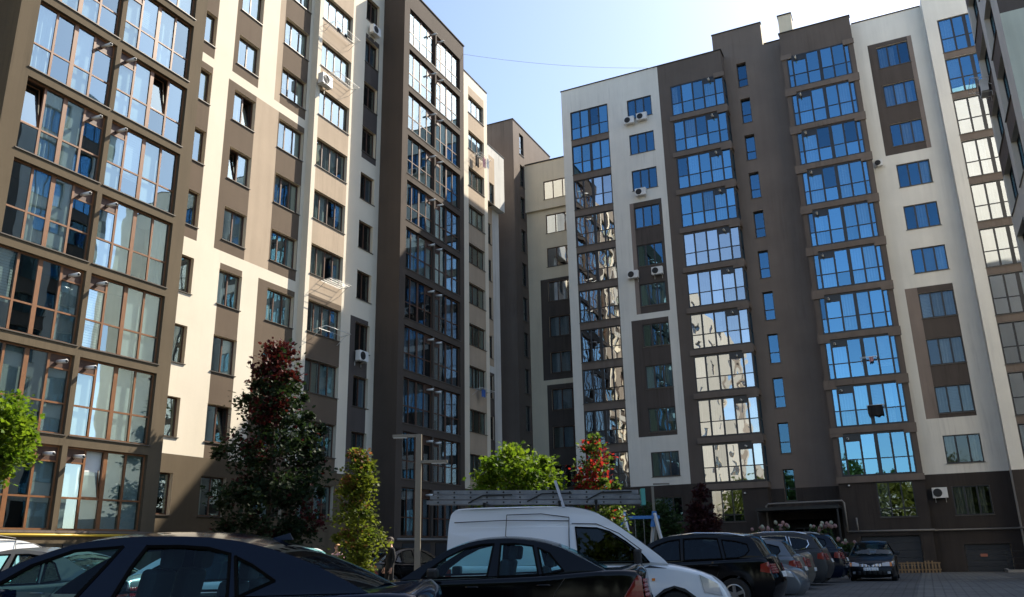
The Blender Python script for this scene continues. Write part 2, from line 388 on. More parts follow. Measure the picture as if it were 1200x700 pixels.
# bay block nearest the camera
FB = Fac(LB, (XB, 0), 90); top = 36.15
opA = [(15.03, 18.15, 2.28+3*k, 4.93+3*k, .22) for k in range(11)]; opB = [(18.35, 21.57, 2.28+3*k, 4.93+3*k, .22) for k in range(11)]
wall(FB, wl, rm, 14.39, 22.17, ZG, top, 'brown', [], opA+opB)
quad(wl, [(-42, 14.39, ZG), (XB, 14.39, ZG), (XB, 14.39, top), (-42, 14.39, top)], 'brown', LB)
quad(wl, [(XB, 22.17, ZG), (XL, 22.17, ZG), (XL, 22.17, top), (XB, 22.17, top)], 'brown', LB)
for k in range(11):
    vis = k <= 7
    q = opA[k]; window(FB, q, .22, [15.80, 16.56, 17.33], 'frame_brown', 'glass_left', vis, (1,), 1.02, {3: .42}, .60, tilt=.10, flue=2.62, sillout=.04, mw=.042, sheet=.75, cset=('curtain_pale', 'curtain_pale', 'curtain_white', 'curtain_grey'))
    q = opB[k]; window(FB, q, .22, [19.12, 19.93, 20.75], 'frame_brown', 'glass_left', vis, (1,), 1.02, {0: .42}, .80, tilt=.14, flue=.38, sillout=.04, mw=.042, sheet=.85, cset=('curtain_pale', 'curtain_pale', 'curtain_white', 'curtain_pale'))
# window wall
FL = Fac(LB, (XL, 0), 90); T2 = top
zn = [(22.17, 24.25, 14.38, 22.90, 'panel_brown'), (22.17, 24.25, 23.35, T2, 'panel_brown'),
      (25.39, 27.13, 23.38, T2, 'panel_brown'), (25.24, 27.10, 14.40, 22.90, 'panel_brown'), (25.70, 27.06, 5.3, 13.85, 'panel_brown'),
      (27.10, 28.70, 14.40, 22.90, 'beige'), (28.30, 28.70, 23.38, T2, 'beige'),
      (28.70, 30.70, 23.38, T2, 'panel_brown'), (28.70, 30.70, 14.40, 22.90, 'panel_brown'), (28.12, 30.70, 5.3, 13.85, 'panel_brown'),
      (35.75, 37.20, 23.5, 31.9, 'panel_dark'), (35.30, 36.95, 5.3, 13.82, 'panel_dark'),
      (22.17, 37.62, ZG, 5.3, 'brown')]
ops = []
def rows(u0, u1, a, b, dep=.26, ks=range(11)): return [(u0, u1, a+3*k, b+3*k, dep) for k in ks]
oC, oD, oE, oG = rows(22.95, 24.22, 2.97, 4.57), rows(25.68, 27.08, 2.97, 4.57), rows(28.78, 30.66, 2.97, 4.57), rows(35.76, 37.12, 2.92, 4.57)
wall(FL, wl, rm, 22.17, 37.62, ZG, T2, 'cream', zn, oC+oD+oE+oG, 'sand', [(30.95, 34.14, ZG, T2)])
for k in range(11):
    window(FL, oC[k], .26, [23.58], 'frame_brown_dark', 'glass_left', k < 8, curt=.6, sheet=.6)
    window(FL, oD[k], .26, [26.38], 'frame_brown_dark', 'glass_left', k < 9, curt=.72, sheet=.6, tilt=.12)
    window(FL, oE[k], .26, [29.41, 30.03], 'frame_brown_dark', 'glass_left', k < 9, curt=.72, sheet=.6, tilt=.06)
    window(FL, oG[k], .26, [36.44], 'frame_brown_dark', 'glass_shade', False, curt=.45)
FF = Fac(LB, (XF, 0), 90); oF = rows(31.28, 33.92, 2.97, 4.60)
wall(FF, wl, rm, 30.95, 34.14, ZG, T2, 'cream', [(31.26, 33.94, 13.9, T2, 'beige'), (31.26, 33.94, 5.36, 13.9, 'panel_brown'), (30.95, 34.14, ZG, 5.36, 'brown')], oF, 'sand')
for y in (30.95, 34.14):
    quad(wl, [(XF, y, 5.36), (XL, y, 5.36), (XL, y, T2), (XF, y, T2)], 'cream', LB); quad(wl, [(XF, y, ZG), (XL, y, ZG), (XL, y, 5.36), (XF, y, 5.36)], 'brown', LB)
for k in range(11): window(FF, oF[k], .26, [31.94, 32.60, 33.26], 'frame_brown_dark', 'glass_left', False, curt=.8, sheet=.6)
# tower with paired bays
TT = 36.15; tA, tB = rows(38.25, 41.40, 2.20, 4.76, .22), rows(41.57, 44.76, 2.20, 4.76, .22)
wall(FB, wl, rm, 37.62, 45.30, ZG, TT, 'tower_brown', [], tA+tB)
quad(wl, [(XL, 37.62, ZG), (XB, 37.62, ZG), (XB, 37.62, TT), (XL, 37.62, TT)], 'tower_brown', LB)
quad(wl, [(XL, 45.30, ZG), (XB, 45.30, ZG), (XB, 45.30, TT), (XL, 45.30, TT)], 'tower_brown', LB)
for k in range(11):
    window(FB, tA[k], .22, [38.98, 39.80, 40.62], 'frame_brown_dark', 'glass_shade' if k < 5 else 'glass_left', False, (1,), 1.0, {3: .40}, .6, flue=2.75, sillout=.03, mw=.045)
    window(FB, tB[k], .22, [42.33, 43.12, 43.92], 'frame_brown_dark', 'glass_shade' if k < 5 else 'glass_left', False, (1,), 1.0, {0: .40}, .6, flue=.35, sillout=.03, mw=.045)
# far white part
oM = rows(48.85, 51.35, 3.08, 4.60)
wall(FL, wl, rm, 45.30, 51.90, ZG, 36.25, 'cream', [(48.83, 51.37, 5.3, 36.0, 'beige'), (45.3, 51.9, 35.3, 36.25, 'cream'), (45.3, 51.9, ZG, 5.3, 'brown')], oM, 'sand')
for k in range(11): window(FL, oM[k], .26, [49.68, 50.52], 'frame_brown_dark', 'glass_left', False, curt=.7, cset=('curtain_white', 'curtain_sand', 'curtain_grey'))
quad(wl, [(XL, 51.90, ZG), (-42, 51.90, ZG), (-42, 51.90, 36.25), (XL, 51.90, 36.25)], 'cream', LB)
quad(wl, [(-42, 14.39, ZG), (-42, 51.9, ZG), (-42, 51.9, top), (-42, 14.39, top)], 'cream', LB)
quad(wl, [(-42, 14.39, top-.3), (XL-.01, 14.39, top-.3), (XL-.01, 51.9, top-.3), (-42, 51.9, top-.3)], 'coping', LB)
for (a, b, c) in ((14.39, 22.17, XB), (37.62, 45.30, XB), (30.95, 34.14, XF)): quad(wl, [(XL-.02, a, top-.29), (c, a, top-.29), (c, b, top-.29), (XL-.02, b, top-.29)], 'coping', LB)
wl.build('wall', LB)
strip_box('coping', LB, XB-.35, XB+.06, 37.56, 45.36, TT, TT+.07, 'coping'); strip_box('coping', LB, XL-.3, XL+.05, 45.37, 51.95, 36.25, 36.31, 'coping')
strip_box('coping', LB, XL, XB-.36, 37.56, 37.9, TT, TT+.07, 'coping')
# gas pipe and ledges along the base
b = MB(); b.tube([(XB+.16, 14.5, 2.12), (XB+.16, 22.3, 2.12)], .045, 'pipe_yellow', 8); b.build('gas_pipe_run', LB, (-LB.location.x, -LB.location.y, 0), smooth=True)
b = MB(); b.tube([(XL+.14, 22.4, 2.16), (XL+.14, 37.3, 2.16)], .05, 'pipe_yellow', 8); b.build('gas_pipe_run', LB, (-LB.location.x, -LB.location.y, 0), smooth=True)
b = MB(); b.tube([(XB+.14, 37.7, 2.05), (XB+.14, 45.2, 2.05)], .07, 'pipe_grey', 8); b.build('drain_pipe_run', LB, (-LB.location.x, -LB.location.y, 0), smooth=True)
for y0, y1, xx in ((24.0, 26.8, XL), (28.2, 31.0-.1, XL), (34.3, 36.8, XL), (38.4, 41.2, XB), (41.8, 44.6, XB), (15.2, 18.0, XB), (18.6, 21.4, XB)):
    strip_box('garage_door', LB, xx+.002, xx+.05, y0, y1, 0.0, 1.85, 'garage_door')
strip_box('balcony_ledge', LB, XB+.001, XB+.10, 14.6, 22.0, 2.19, 2.255, 'taupe')

# ================================================================== corner block (far, in the corner of the yard)
CB = empty('apartment_building', (-26.5, 57, 0), 0, 'brown stair block and beige wing set back in the yard corner', 'building')
wl, rm = MB(), MB()
F2 = Fac(CB, (XL, 0), 90); F2b = Fac(CB, (XL-.55, 0), 90)
o2 = [(52.2, 53.0, 3.0+3*k, 4.7+3*k, .15) for k in range(9)]
wall(F2, wl, rm, 51.91, 54.83, 27.05, 31.82, 'pale_grey', [(52.1, 53.1, 27.05, 31.0, 'beige')], [o2[-1]], 'sand')
wall(F2b, wl, rm, 51.91, 54.83, ZG, 27.05, 'pale_grey', [(52.6, 53.7, 14.4, 27.05, 'beige'), (52.6, 53.7, 5.3, 13.9, 'panel_dark')], [(q[0]+.6, q[1]+.5, *q[2:]) for q in o2[:8]], 'sand')
for k in range(9):
    if k == 8: window(F2, o2[8], .15, [], 'frame_brown_dark', 'glass_shade', False, curt=.5)
    else:
        q = o2[k]; window(F2b, (q[0]+.6, q[1]+.5, q[2], q[3]), .15, [], 'frame_brown_dark', 'glass_shade', False, curt=.5)
quad(wl, [(XL-.55, 51.91, 27.05), (XL, 51.91, 27.05), (XL, 54.83, 27.05), (XL-.55, 54.83, 27.05)], 'pale_grey', CB)
quad(wl, [(XL, 54.83, 27.05), (-40, 54.83, 27.05), (-40, 54.83, 31.82), (XL, 54.83, 31.82)], 'pale_grey', CB)
quad(wl, [(XL-.55, 54.83, ZG), (-40, 54.83, ZG), (-40, 54.83, 27.05), (XL-.55, 54.83, 27.05)], 'pale_grey', CB)
quad(wl, [(-40, 51.91, 31.8), (XL, 51.91, 31.8), (XL, 54.83, 31.8), (-40, 54.83, 31.8)], 'coping', CB)
XK, YK, YJ = -26.95, 57.85, 60.3
FK = Fac(CB, (XK, 0), 90); oK = [(59.12, 59.98, 1.33+3*k, 3.33+3*k, .2) for k in range(1, 12)]
wall(FK, wl, rm, YK, 66.0, ZG, 37.05, 'taupe', [], oK)
for q in oK: window(FK, q, .2, [], 'frame_dark', 'glass_shade', False, transom=.7, curt=0)
quad(wl, [(-42, YK, ZG), (XK, YK, ZG), (XK, YK, 37.05), (-42, YK, 37.05)], 'taupe', CB)
quad(wl, [(-42, 66, ZG), (XK, 66, ZG), (XK, 66, 37.05), (-42, 66, 37.05)], 'taupe', CB)
quad(wl, [(-42, YK, 36.9), (XK, YK, 36.9), (XK, 66, 36.9), (-42, 66, 36.9)], 'coping', CB)
FJ, FJ2 = Fac(CB, (0, YJ), 0), Fac(CB, (0, YJ-.28), 0)
oJ = [(-25.2, -22.6, 2.94+3*k, 4.63+3*k, .17) for k in range(10)]
wall(FJ, wl, rm, XK, -16, ZG, 29.1, 'sand', [(-25.87, -22.3, 14.4, 22.9, 'panel_dark'), (-25.58, -22.3, ZG, 14.0, 'panel_dark'), (XK, -16, ZG, 2.6, 'base_dark')], oJ[:9])
wall(FJ2, wl, rm, XK+.004, -16, 29.1, 33.5, 'sand', [], oJ[9:])
quad(wl, [(XK+.004, YJ-.28, 29.1), (-16, YJ-.28, 29.1), (-16, YJ, 29.1), (XK+.004, YJ, 29.1)], 'sand', CB)
quad(wl, [(XK, YJ-.28, 33.4), (-16, YJ-.28, 33.4), (-16, 74, 33.4), (XK, 74, 33.4)], 'coping', CB)
quad(wl, [(-16, YJ-.28, ZG), (-16, 74, ZG), (-16, 74, 33.5), (-16, YJ-.28, 33.5)], 'sand', CB)
for k in range(10): window(FJ if k < 9 else FJ2, oJ[k], .17, [-24.35, -23.48], 'frame_brown_dark', 'glass_neutral' if k > 5 else 'glass_shade', False, curt=.9, cset=('curtain_white', 'curtain_white', 'curtain_sand'), sheet=.7)
wl.build('wall', CB)
strip_box('coping', CB, -42, XK+.05, YK-.05, YK+.25, 37.05, 37.13, 'coping'); strip_box('coping', CB, XK-.25, XK+.05, YK+.26, 66.05, 37.05, 37.13, 'coping')
strip_box('coping', CB, XK+.06, -15.95, YJ-.36, YJ-.05, 33.5, 33.6, 'coping'); strip_box('coping', CB, -40, XL+.04, 51.96, 54.88, 31.82, 31.89, 'coping')

# ================================================================== right apartment building
RB = empty('apartment_building', (-8, 56, 0), 0, 'white and dark brown apartment block facing the yard with blue reflecting glass', 'building')
wl, rm = MB(), MB()
FR, FW = Fac(RB, (0, YB), 0), Fac(RB, (0, YW), 0)
RT = 36.85
oW1 = [(-20.72, -17.62, 2.33+3*k, 4.80+3*k, .16) for k in range(1, 11)]; oW1g = [(-20.3, -18.3, 2.94, 4.65, .16)]
oW = rows(-16.02, -14.10, 2.93, 4.58, .16)
oB1 = [(-12.57, -8.602, 2.33+3*k, 4.85+3*k, .16) for k in range(1, 11)]; oB1g = [(-12.2, -10.15, 2.85, 4.88, .16)]
zn = [(-13.45, -8.6, ZG, RT, 'dark'), (-20.74, -17.60, 5.36, 34.79, 'taupe'),
      (-16.36, -16.05, 17.38, 25.97, 'pinkish'), (-16.05, -13.92, 17.38, 25.97, 'panel_dark'), (-16.80, -14.08, 8.65, 16.95, 'panel_dark'),
      (-21.45, -8.6, ZG, 5.36, 'base_dark')]
wall(FR, wl, rm, -21.45, -8.6, ZG, RT, 'white', zn, oW1+oW1g+oW+oB1+oB1g, 'panel_dark')
for k in range(1, 11):
    window(FR, oW1[k-1], .16, [-19.945, -19.17, -18.395], 'frame_dark', 'glass_neutral' if k < 9 else 'glass_right', True, (1,), 1.0, curt=.45, cset=('curtain_white', 'curtain_grey', 'curtain_dark'), sillout=.04, mw=.056, fw=.08)
window(FR, oW1g[0], .16, [-19.63, -18.97], 'frame_dark', 'glass_shade', False, curt=.3)
for k in range(11): window(FR, oW[k], .16, [-15.38, -14.74], 'frame_dark', 'glass_mid', False, curt=.55, cset=('curtain_grey', 'curtain_white', 'curtain_dark'), sillout=.04, mw=.05, fw=.07)
for k in range(1, 11):
    window(FR, oB1[k-1], .10, [-11.76, -10.91, -10.10, -9.25], 'frame_dark', 'glass_neutral' if k < 7 else 'glass_right', True, (), 1.0, {3: .34}, .5, cset=('curtain_white', 'curtain_grey', 'curtain_dark'), panel_mat='frame_dark', flue=2.95, sillout=.0, sill=False, mw=.058, fw=.09)
window(FR, oB1g[0], .16, [-11.52, -10.84], 'frame_dark', 'glass_neutral', False, (), .45, curt=.3)
FS1 = Fac(RB, (-8.6, 0), 90)
oS1 = [(YB+.17, YW-.15, 2.33+3*k, 4.65+3*k, .05) for k in range(1, 11)]
wall(FS1, wl, rm, YB, YW, ZG, RT, 'dark', [(YB, YW, ZG, 4.85, 'base_dark')], oS1)
for q in oS1: window(FS1, q, .05, [], 'frame_dark', 'glass_right', False, (), 1.0, curt=0, sill=False, fw=.05, room=False)
# stair wall between the bays
oS = [(-7.72, -7.02, 1.05+3*k, 3.05+3*k, .34) for k in range(1, 12)]
wall(FW, wl, rm, -8.6, -5.65, ZG, 39.0, 'mid_brown', [(-8.6, -5.65, ZG, 4.85, 'base_dark')], oS, holes=[(-8.2, -5.65, ZG, 2.9)])
wall(FW, wl, rm, -5.65, -4.35, ZG, 37.1, 'mid_brown', [(-5.65, -4.35, ZG, 4.85, 'base_dark')], [], holes=[(-5.65, -4.9, ZG, 2.9)])
for q in oS: window(FW, q, .34, [], 'frame_dark', 'glass_mid', False, (), .75, curt=0, sillout=.05)
# right bay
oB2 = [(-4.06, 0.12, 2.30+3*k, 4.86+3*k, .12) for k in range(1, 11)]; oB2g = [(-2.24, -0.22, 2.82, 4.87, .16)]; oG2 = [(-3.5, -.27, ZG, 1.77, .35)]
wall(FR, wl, rm, -4.35, .42, ZG, RT, 'dark', [(-4.35, .42, ZG, 5.2, 'base_dark')], oB2+oB2g+oG2)
for k in range(1, 11):
    window(FR, oB2[k-1], .08, [-3.68, -2.76, -1.86, -1.03, -.22], 'frame_dark', 'glass_right', True, (2,), 1.0, {1: .34}, .55, cset=('curtain_white', 'curtain_white', 'curtain_grey', 'curtain_dark'), panel_mat='frame_dark', flue=.62, sill=False, mw=.058, fw=.09)
window(FR, oB2g[0], .16, [-1.57, -.89], 'frame_dark', 'glass_neutral', False, (), .5, curt=.3)
for x in (-4.35, .42): quad(wl, [(x, YB, ZG), (x, 57.5, ZG), (x, 57.5, RT), (x, YB, RT)], 'dark', RB)
# white wall
oW2 = [(1.80, 3.79, 2.83+3*k, 4.50+3*k, .16) for k in range(11)]; oG3 = [(1.95, 4.3, ZG, 1.2, .3)]
zn = [(1.28, 3.80, 26.27, 34.84, 'panel_dark'), (3.80, 4.07, 26.27, 34.84, 'pinkish'), (1.08, 1.79, 8.56, 16.9, 'pinkish'), (1.79, 3.82, 8.56, 16.9, 'panel_dark'), (.42, 4.95, ZG, 5.25, 'base_dark')]
wall(FW, wl, rm, .42, 4.95, ZG, RT, 'white', zn, oW2+oG3, 'sand')
for k in range(11): window(FW, oW2[k], .16, [2.46, 3.13], 'frame_dark', 'glass_mid' if k > 4 else 'glass_shade', k > 0, curt=.7, cset=('curtain_grey', 'curtain_white', 'curtain_sand'), sillout=.05, mw=.05, fw=.07)
# balcony column beside it
oBC = [(5.68, 8.90, 2.22+3*k, 4.75+3*k, .16) for k in range(11)]
wall(FR, wl, rm, 4.95, 22, ZG, RT, 'white', [(5.66, 8.92, 5.2, 34.75, 'taupe'), (4.95, 22, ZG, 5.2, 'base_dark')], oBC)
for k in range(11): window(FR, oBC[k], .16, [6.49, 7.22, 8.04], 'frame_dark', 'glass_right' if k > 8 else 'glass_neutral', False, (1,), 1.05, curt=.5, cset=('curtain_white', 'curtain_grey', 'curtain_dark'), sillout=.04, mw=.056, fw=.08)
quad(wl, [(4.95, YB, ZG), (4.95, YW, ZG), (4.95, YW, RT), (4.95, YB, RT)], 'white', RB)
# shell: roof, back, ends
for (a, b, c, d, zz) in ((-21.45, -8.6, YB, 70, RT-.3), (-8.6, -5.65, YW, 70, 38.9), (-5.65, -4.35, YW, 70, 36.7), (-4.35, .42, YB, 70, RT-.3), (.42, 4.95, YW, 70, RT-.31), (4.95, 22, YB, 70, RT-.3)):
    quad(wl, [(a, c, zz), (b, c, zz), (b, d, zz), (a, d, zz)], 'coping', RB)
quad(wl, [(-21.45, YB, ZG), (-21.45, 70, ZG), (-21.45, 70, RT), (-21.45, YB, RT)], 'white', RB)
quad(wl, [(22, YB, ZG), (22, 70, ZG), (22, 70, RT), (22, YB, RT)], 'white', RB)
quad(wl, [(-21.45, 70, ZG), (22, 70, ZG), (22, 70, RT), (-21.45, 70, RT)], 'white', RB)
for x, za in ((-5.65, 36.6), (-8.6, 36.5)): quad(wl, [(x, YW, za), (x, 62, za), (x, 62, 39.0), (x, YW, 39.0)], 'sand' if x > -6 else 'mid_brown', RB)
quad(wl, [(-8.6, 62, 36), (-5.65, 62, 36), (-5.65, 62, 39), (-8.6, 62, 39)], 'mid_brown', RB)
quad(wl, [(-9.3, YW+.001, 36.5), (-8.6, YW+.001, 36.5), (-8.6, YW+.001, 39), (-9.3, YW+.001, 39)], 'mid_brown', RB)
wl.build('wall', RB)
strip_box('chimney', RB, -4.45, -3.5, 57.6, 58.6, RT-.3, 39.75, 'sand'); strip_box('chimney_cap', RB, -4.5, -3.45, 57.55, 58.65, 39.75, 39.85, 'coping')
for (a, b, yy, zz) in ((-21.5, -13.43, YB, RT), (-13.42, -8.52, YB, RT), (-4.40, .47, YB, RT), (.48, 4.94, YW, RT), (4.95, 22, YB, RT), (-9.33, -5.6, YW, 39.0), (-5.59, -4.41, YW, 37.1)):
    strip_box('coping', RB, a, b, yy-.06, yy+.3, zz, zz+.07, 'coping')
strip_box('coping', RB, -8.9, -8.52, YB+.31, YW-.08, RT, RT+.07, 'coping')
# bay ledges, thicker at their ends
for k in range(1, 12):
    z = 2.30+3*k - (0 if k < 11 else 0)
    if k <= 10:
        strip_box('balcony_ledge', RB, -12.75, -8.49, YB-.11, YB-.002, z-.40, z-.03, 'taupe')
        strip_box('balcony_ledge', RB, -4.45, .48, YB-.11, YB-.002, z-.40, z-.03, 'taupe')
        strip_box('balcony_ledge', RB, -8.598, -8.49, YB-.001, YW-.1, z-.40, z-.03, 'taupe')
    if k > 1:
        zz = z-.40
        strip_box('ledge_drop', RB, -9.26, -8.50, YB-.105, YB-.004, zz-.20 if k < 11 else 34.62, zz-.002 if k < 11 else 35.0, 'taupe')
        strip_box('ledge_drop', RB, -4.44, -3.70, YB-.105, YB-.004, zz-.20 if k < 11 else 34.62, zz-.002 if k < 11 else 35.0, 'taupe')
        strip_box('ledge_drop', RB, -.26, .47, YB-.105, YB-.004, zz-.20 if k < 11 else 34.62, zz-.002 if k < 11 else 35.0, 'taupe')
# base: garage doors, entrance canopy, drain pipes
for (a, b, zt, yy, dep) in ((-3.5, -.27, 1.77, YB, .30), (1.95, 4.3, 1.2, YW, .25)):
    n_ = 5
    for i in range(n_):
        z0 = -.32 + i*(zt+.32)/n_; strip_box('garage_panel', RB, a+.02, b-.02, yy+dep-.04, yy+dep, z0, z0+(zt+.32)/n_-.012, 'garage_door')
strip_box('door_sign', RB, 2.72, 3.08, YW+.19, YW+.205, .50, .66, 'red_sign')
b = MB()
def bp(p): return (p[0]-RB.location.x, p[1]-RB.location.y, p[2])
b.tube([bp(p) for p in ((22, YB-.12, 2.02), (4.8, YB-.12, 2.02), (4.8, YW-.12, 2.02), (.55, YW-.12, 2.03), (.55, YB-.14, 2.04), (-4.15, YB-.14, 2.06))], .055, 'pipe_grey', 8)
b.tube([bp(p) for p in ((-4.15, YB-.14, 2.06), (-4.15, YB-.14, 3.75), (-4.25, YB-.14, 3.88), (-8.6, YB-.14, 3.86), (-8.76, YB-.14, 3.75), (-8.76, YB-.14, 0))], .06, 'pipe_grey', 8)
b.tube([bp(p) for p in ((-3.57, YB-.14, 2.05), (-3.57, YB-.14, 2.85))], .05, 'pipe_grey', 8)
b.build('drain_pipe_run', RB, smooth=True)
b = MB(); b.box(*[v for v in (-9.1+8, -4.3+8)], 53.2-56, YW-56, 3.38, 3.56, 'metal_black'); b.build('entrance_canopy', RB)
for x in (-9.0, -4.42): strip_box('canopy_post', RB, x-.05, x+.05, 53.3, 53.4, -.3, 3.38, 'metal_black')
b = MB()
for u0, u1 in ((-8.2, -5.66), (-5.66, -4.9)):
    b.poly([bp((u0, YW+2, -.4)), bp((u1, YW+2, -.4)), bp((u1, YW+2, 2.9)), bp((u0, YW+2, 2.9))], 'room')
b.poly([bp((-8.2, YW, -.4)), bp((-8.2, YW+2, -.4)), bp((-8.2, YW+2, 2.9)), bp((-8.2, YW, 2.9))], 'base_dark')
b.poly([bp((-4.9, YW, -.4)), bp((-4.9, YW+2, -.4)), bp((-4.9, YW+2, 2.9)), bp((-4.9, YW, 2.9))], 'base_dark')
b.poly([bp((-8.2, YW, 2.9)), bp((-4.9, YW, 2.9)), bp((-4.9, YW+2, 2.9)), bp((-8.2, YW+2, 2.9))], 'base_dark')
b.build('entrance_porch', RB)
window(FW, (-7.5, -5.6, -.3, 2.4), .9, [-6.9, -6.2], 'frame_dark', 'glass_shade', False, (), 2.0, curt=0, sill=False)
for x, z in ((-10.0, 4.6), (-3.75, 4.75)):
    b = MB(); b.tube([bp((x, YB-.10, z)), bp((x, YB+.0, z))], .09, 'flue_dark', 10); b.tube([bp((x, YB-.14, z)), bp((x, YB-.0, z))], .05, 'flue', 10); b.build('flue_pipe', RB, smooth=True)

# ================================================================== near block at the right edge
WB = empty('apartment_building', (5.6, 33.6, 0), 0, 'white and brown block at the right edge seen steeply along its windows', 'building')
wl, rm = MB(), MB(); FX = Fac(WB, (5.6, 0), -90)
oa = [(-40.9, -38.2, 3.3+3*k, 5.3+3*k, .3) for k in range(11)]; ob = [(-37.35, -35.0, 3.3+3*k, 5.3+3*k, .3) for k in range(11)]
zn = []
for k in range(11):
    if 3.3+3*k > 17: zn += [(-41.3, -38.2, 5.3+3*(k-1), 3.3+3*k, 'taupe')] + ([(-37.35, -35.0, 5.3+3*(k-1), 3.3+3*k, 'taupe')] if k in (5, 6) else [])
wall(FX, wl, rm, -41.3, -33.6, ZG, RT, 'white', zn + [(-41.3, -33.6, ZG, 5.2, 'base_dark')], oa+ob, 'white')
for k in range(11):
    window(FX, oa[k], .3, [-40.0, -39.1], 'frame_dark', 'glass_right', False, curt=.3); window(FX, ob[k], .3, [-36.55, -35.8], 'frame_dark', 'glass_right', False, curt=.3)
FY = Fac(WB, (0, 33.6), 0); ow = [(8+4*i, 10+4*i, 2.9+3*k, 4.5+3*k, .16) for k in range(11) for i in range(6)]
wall(FY, wl, rm, 5.6, 34, ZG, RT, 'pale_green', [(5.6, 34, 21.2, RT, 'dark'), (5.6, 34, ZG, 5.2, 'base_dark')], ow)
for q in ow: window(FY, q, .16, [q[0]+1], 'frame_dark', 'glass_right', False, curt=0, sill=False)
quad(wl, [(5.6, 41.3, ZG), (34, 41.3, ZG), (34, 41.3, RT), (5.6, 41.3, RT)], 'white', WB)
quad(wl, [(34, 33.6, ZG), (34, 41.3, ZG), (34, 41.3, RT), (34, 33.6, RT)], 'white', WB)
quad(wl, [(5.6, 33.6, RT-.2), (34, 33.6, RT-.2), (34, 41.3, RT-.2), (5.6, 41.3, RT-.2)], 'coping', WB)
wl.build('wall', WB)

# ================================================================== block behind the camera on the left, seen only in the glass
BB = empty('apartment_building', (-26, -10, 0), 0, 'sunlit cream block mirrored in the lower windows of the right building', 'building')
wl, rm = MB(), MB(); FZ = Fac(BB, (-25.6, 0), 90)
oz = [(-36+11*i, -34+11*i, 2.9+3*k, 4.6+3*k, .16) for k in range(11) for i in range(5)]
wall(FZ, wl, rm, -40, 9.5, ZG, 36, 'cream', [(-37.2, -32.6, 5.3, 34, 'beige')] + [(-40, 9.5, ZG, 5.3, 'brown')], oz)
for q in oz: window(FZ, q, .16, [q[0]+1], 'frame_brown_dark', 'glass_shade', False, curt=0, sill=False)
for p in ([(-40, 9.5), (-25.6, 9.5)], [(-40, -40), (-25.6, -40)], [(-40, -40), (-40, 9.5)]):
    quad(wl, [(*p[0], ZG), (*p[1], ZG), (*p[1], 36), (*p[0], 36)], 'cream', BB)
quad(wl, [(-40, -40, 35.8), (-25.6, -40, 35.8), (-25.6, 9.5, 35.8), (-40, 9.5, 35.8)], 'coping', BB)
wl.build('wall', BB)
# ================================================================== cars
def paint(name, col, rough=.35, metal=.3):
    return plain(name, col, rough, metal, coat=.7 if max(col) > .1 else 0.0, spec=.3)
paint('paint_navy', (0.0015, 0.005, 0.016), .10, 0); paint('paint_black', (0.002, 0.0022, 0.003), .10, .0); paint('paint_white', (0.76, 0.78, 0.79), .4, 0)
paint('paint_silver', (0.12, 0.132, 0.145), .35, .4); paint('paint_grey', (0.045, 0.045, 0.047), .35, .4); paint('paint_beige', (0.155, 0.138, 0.108), .35, .3)
paint('paint_green', (0.003, 0.004, 0.005), .28, 0)
plain('seal_black', (0.003, 0.003, 0.003), .8, spec=.1); plain('trim_black', (0.012, 0.012, 0.013), .5); plain('rubber', (0.018, 0.018, 0.018), .85); plain('chrome', (0.62, 0.62, 0.62), .12, 1.0)
plain('rim_alloy', (0.45, 0.45, 0.45), .3, .9); plain('seat_fabric', (0.022, 0.024, 0.028), .9); plain('cabin_dark', (0.018, 0.018, 0.02), .9)
plain('lamp_red', (0.20, 0.004, 0.004), .2, coat=.5); plain('lamp_clear', (0.55, 0.56, 0.57), .12, .3, coat=1.0); plain('lamp_orange', (0.75, 0.22, 0.03), .2, coat=1.0)
plain('plate_white', (0.68, 0.68, 0.66), .4); plain('plate_blue', (0.02, 0.06, 0.30), .4)
glass('car_glass', (0.55, 0.80, 0.82), 0.022, (0.9, 0.96, 1.0), 0, 1, .5); glass('car_glass_dark', (0.14, 0.18, 0.19), 0.028, (0.85, 0.93, 1.0), 0, 1, .5)
def interp(tbl, x):
    if x <= tbl[0][0]: return tbl[0][1]
    for (a, b), (c, d) in zip(tbl, tbl[1:]):
        if x <= c: return b + (d-b)*(x-a)/max(1e-9, c-a)
    return tbl[-1][1]
def smooth_path(pts, n=4):
    out = []
    P = [pts[0]] + list(pts) + [pts[-1]]
    for i in range(1, len(P)-2):
        p0, p1, p2, p3 = [np.array(q) for q in P[i-1:i+3]]
        for k in range(n):
            t = k/n; out.append(tuple(.5*((2*p1) + (-p0+p2)*t + (2*p0-5*p1+4*p2-p3)*t*t + (-p0+3*p1-3*p2+p3)*t**3)))
    out.append(tuple(pts[-1])); return out
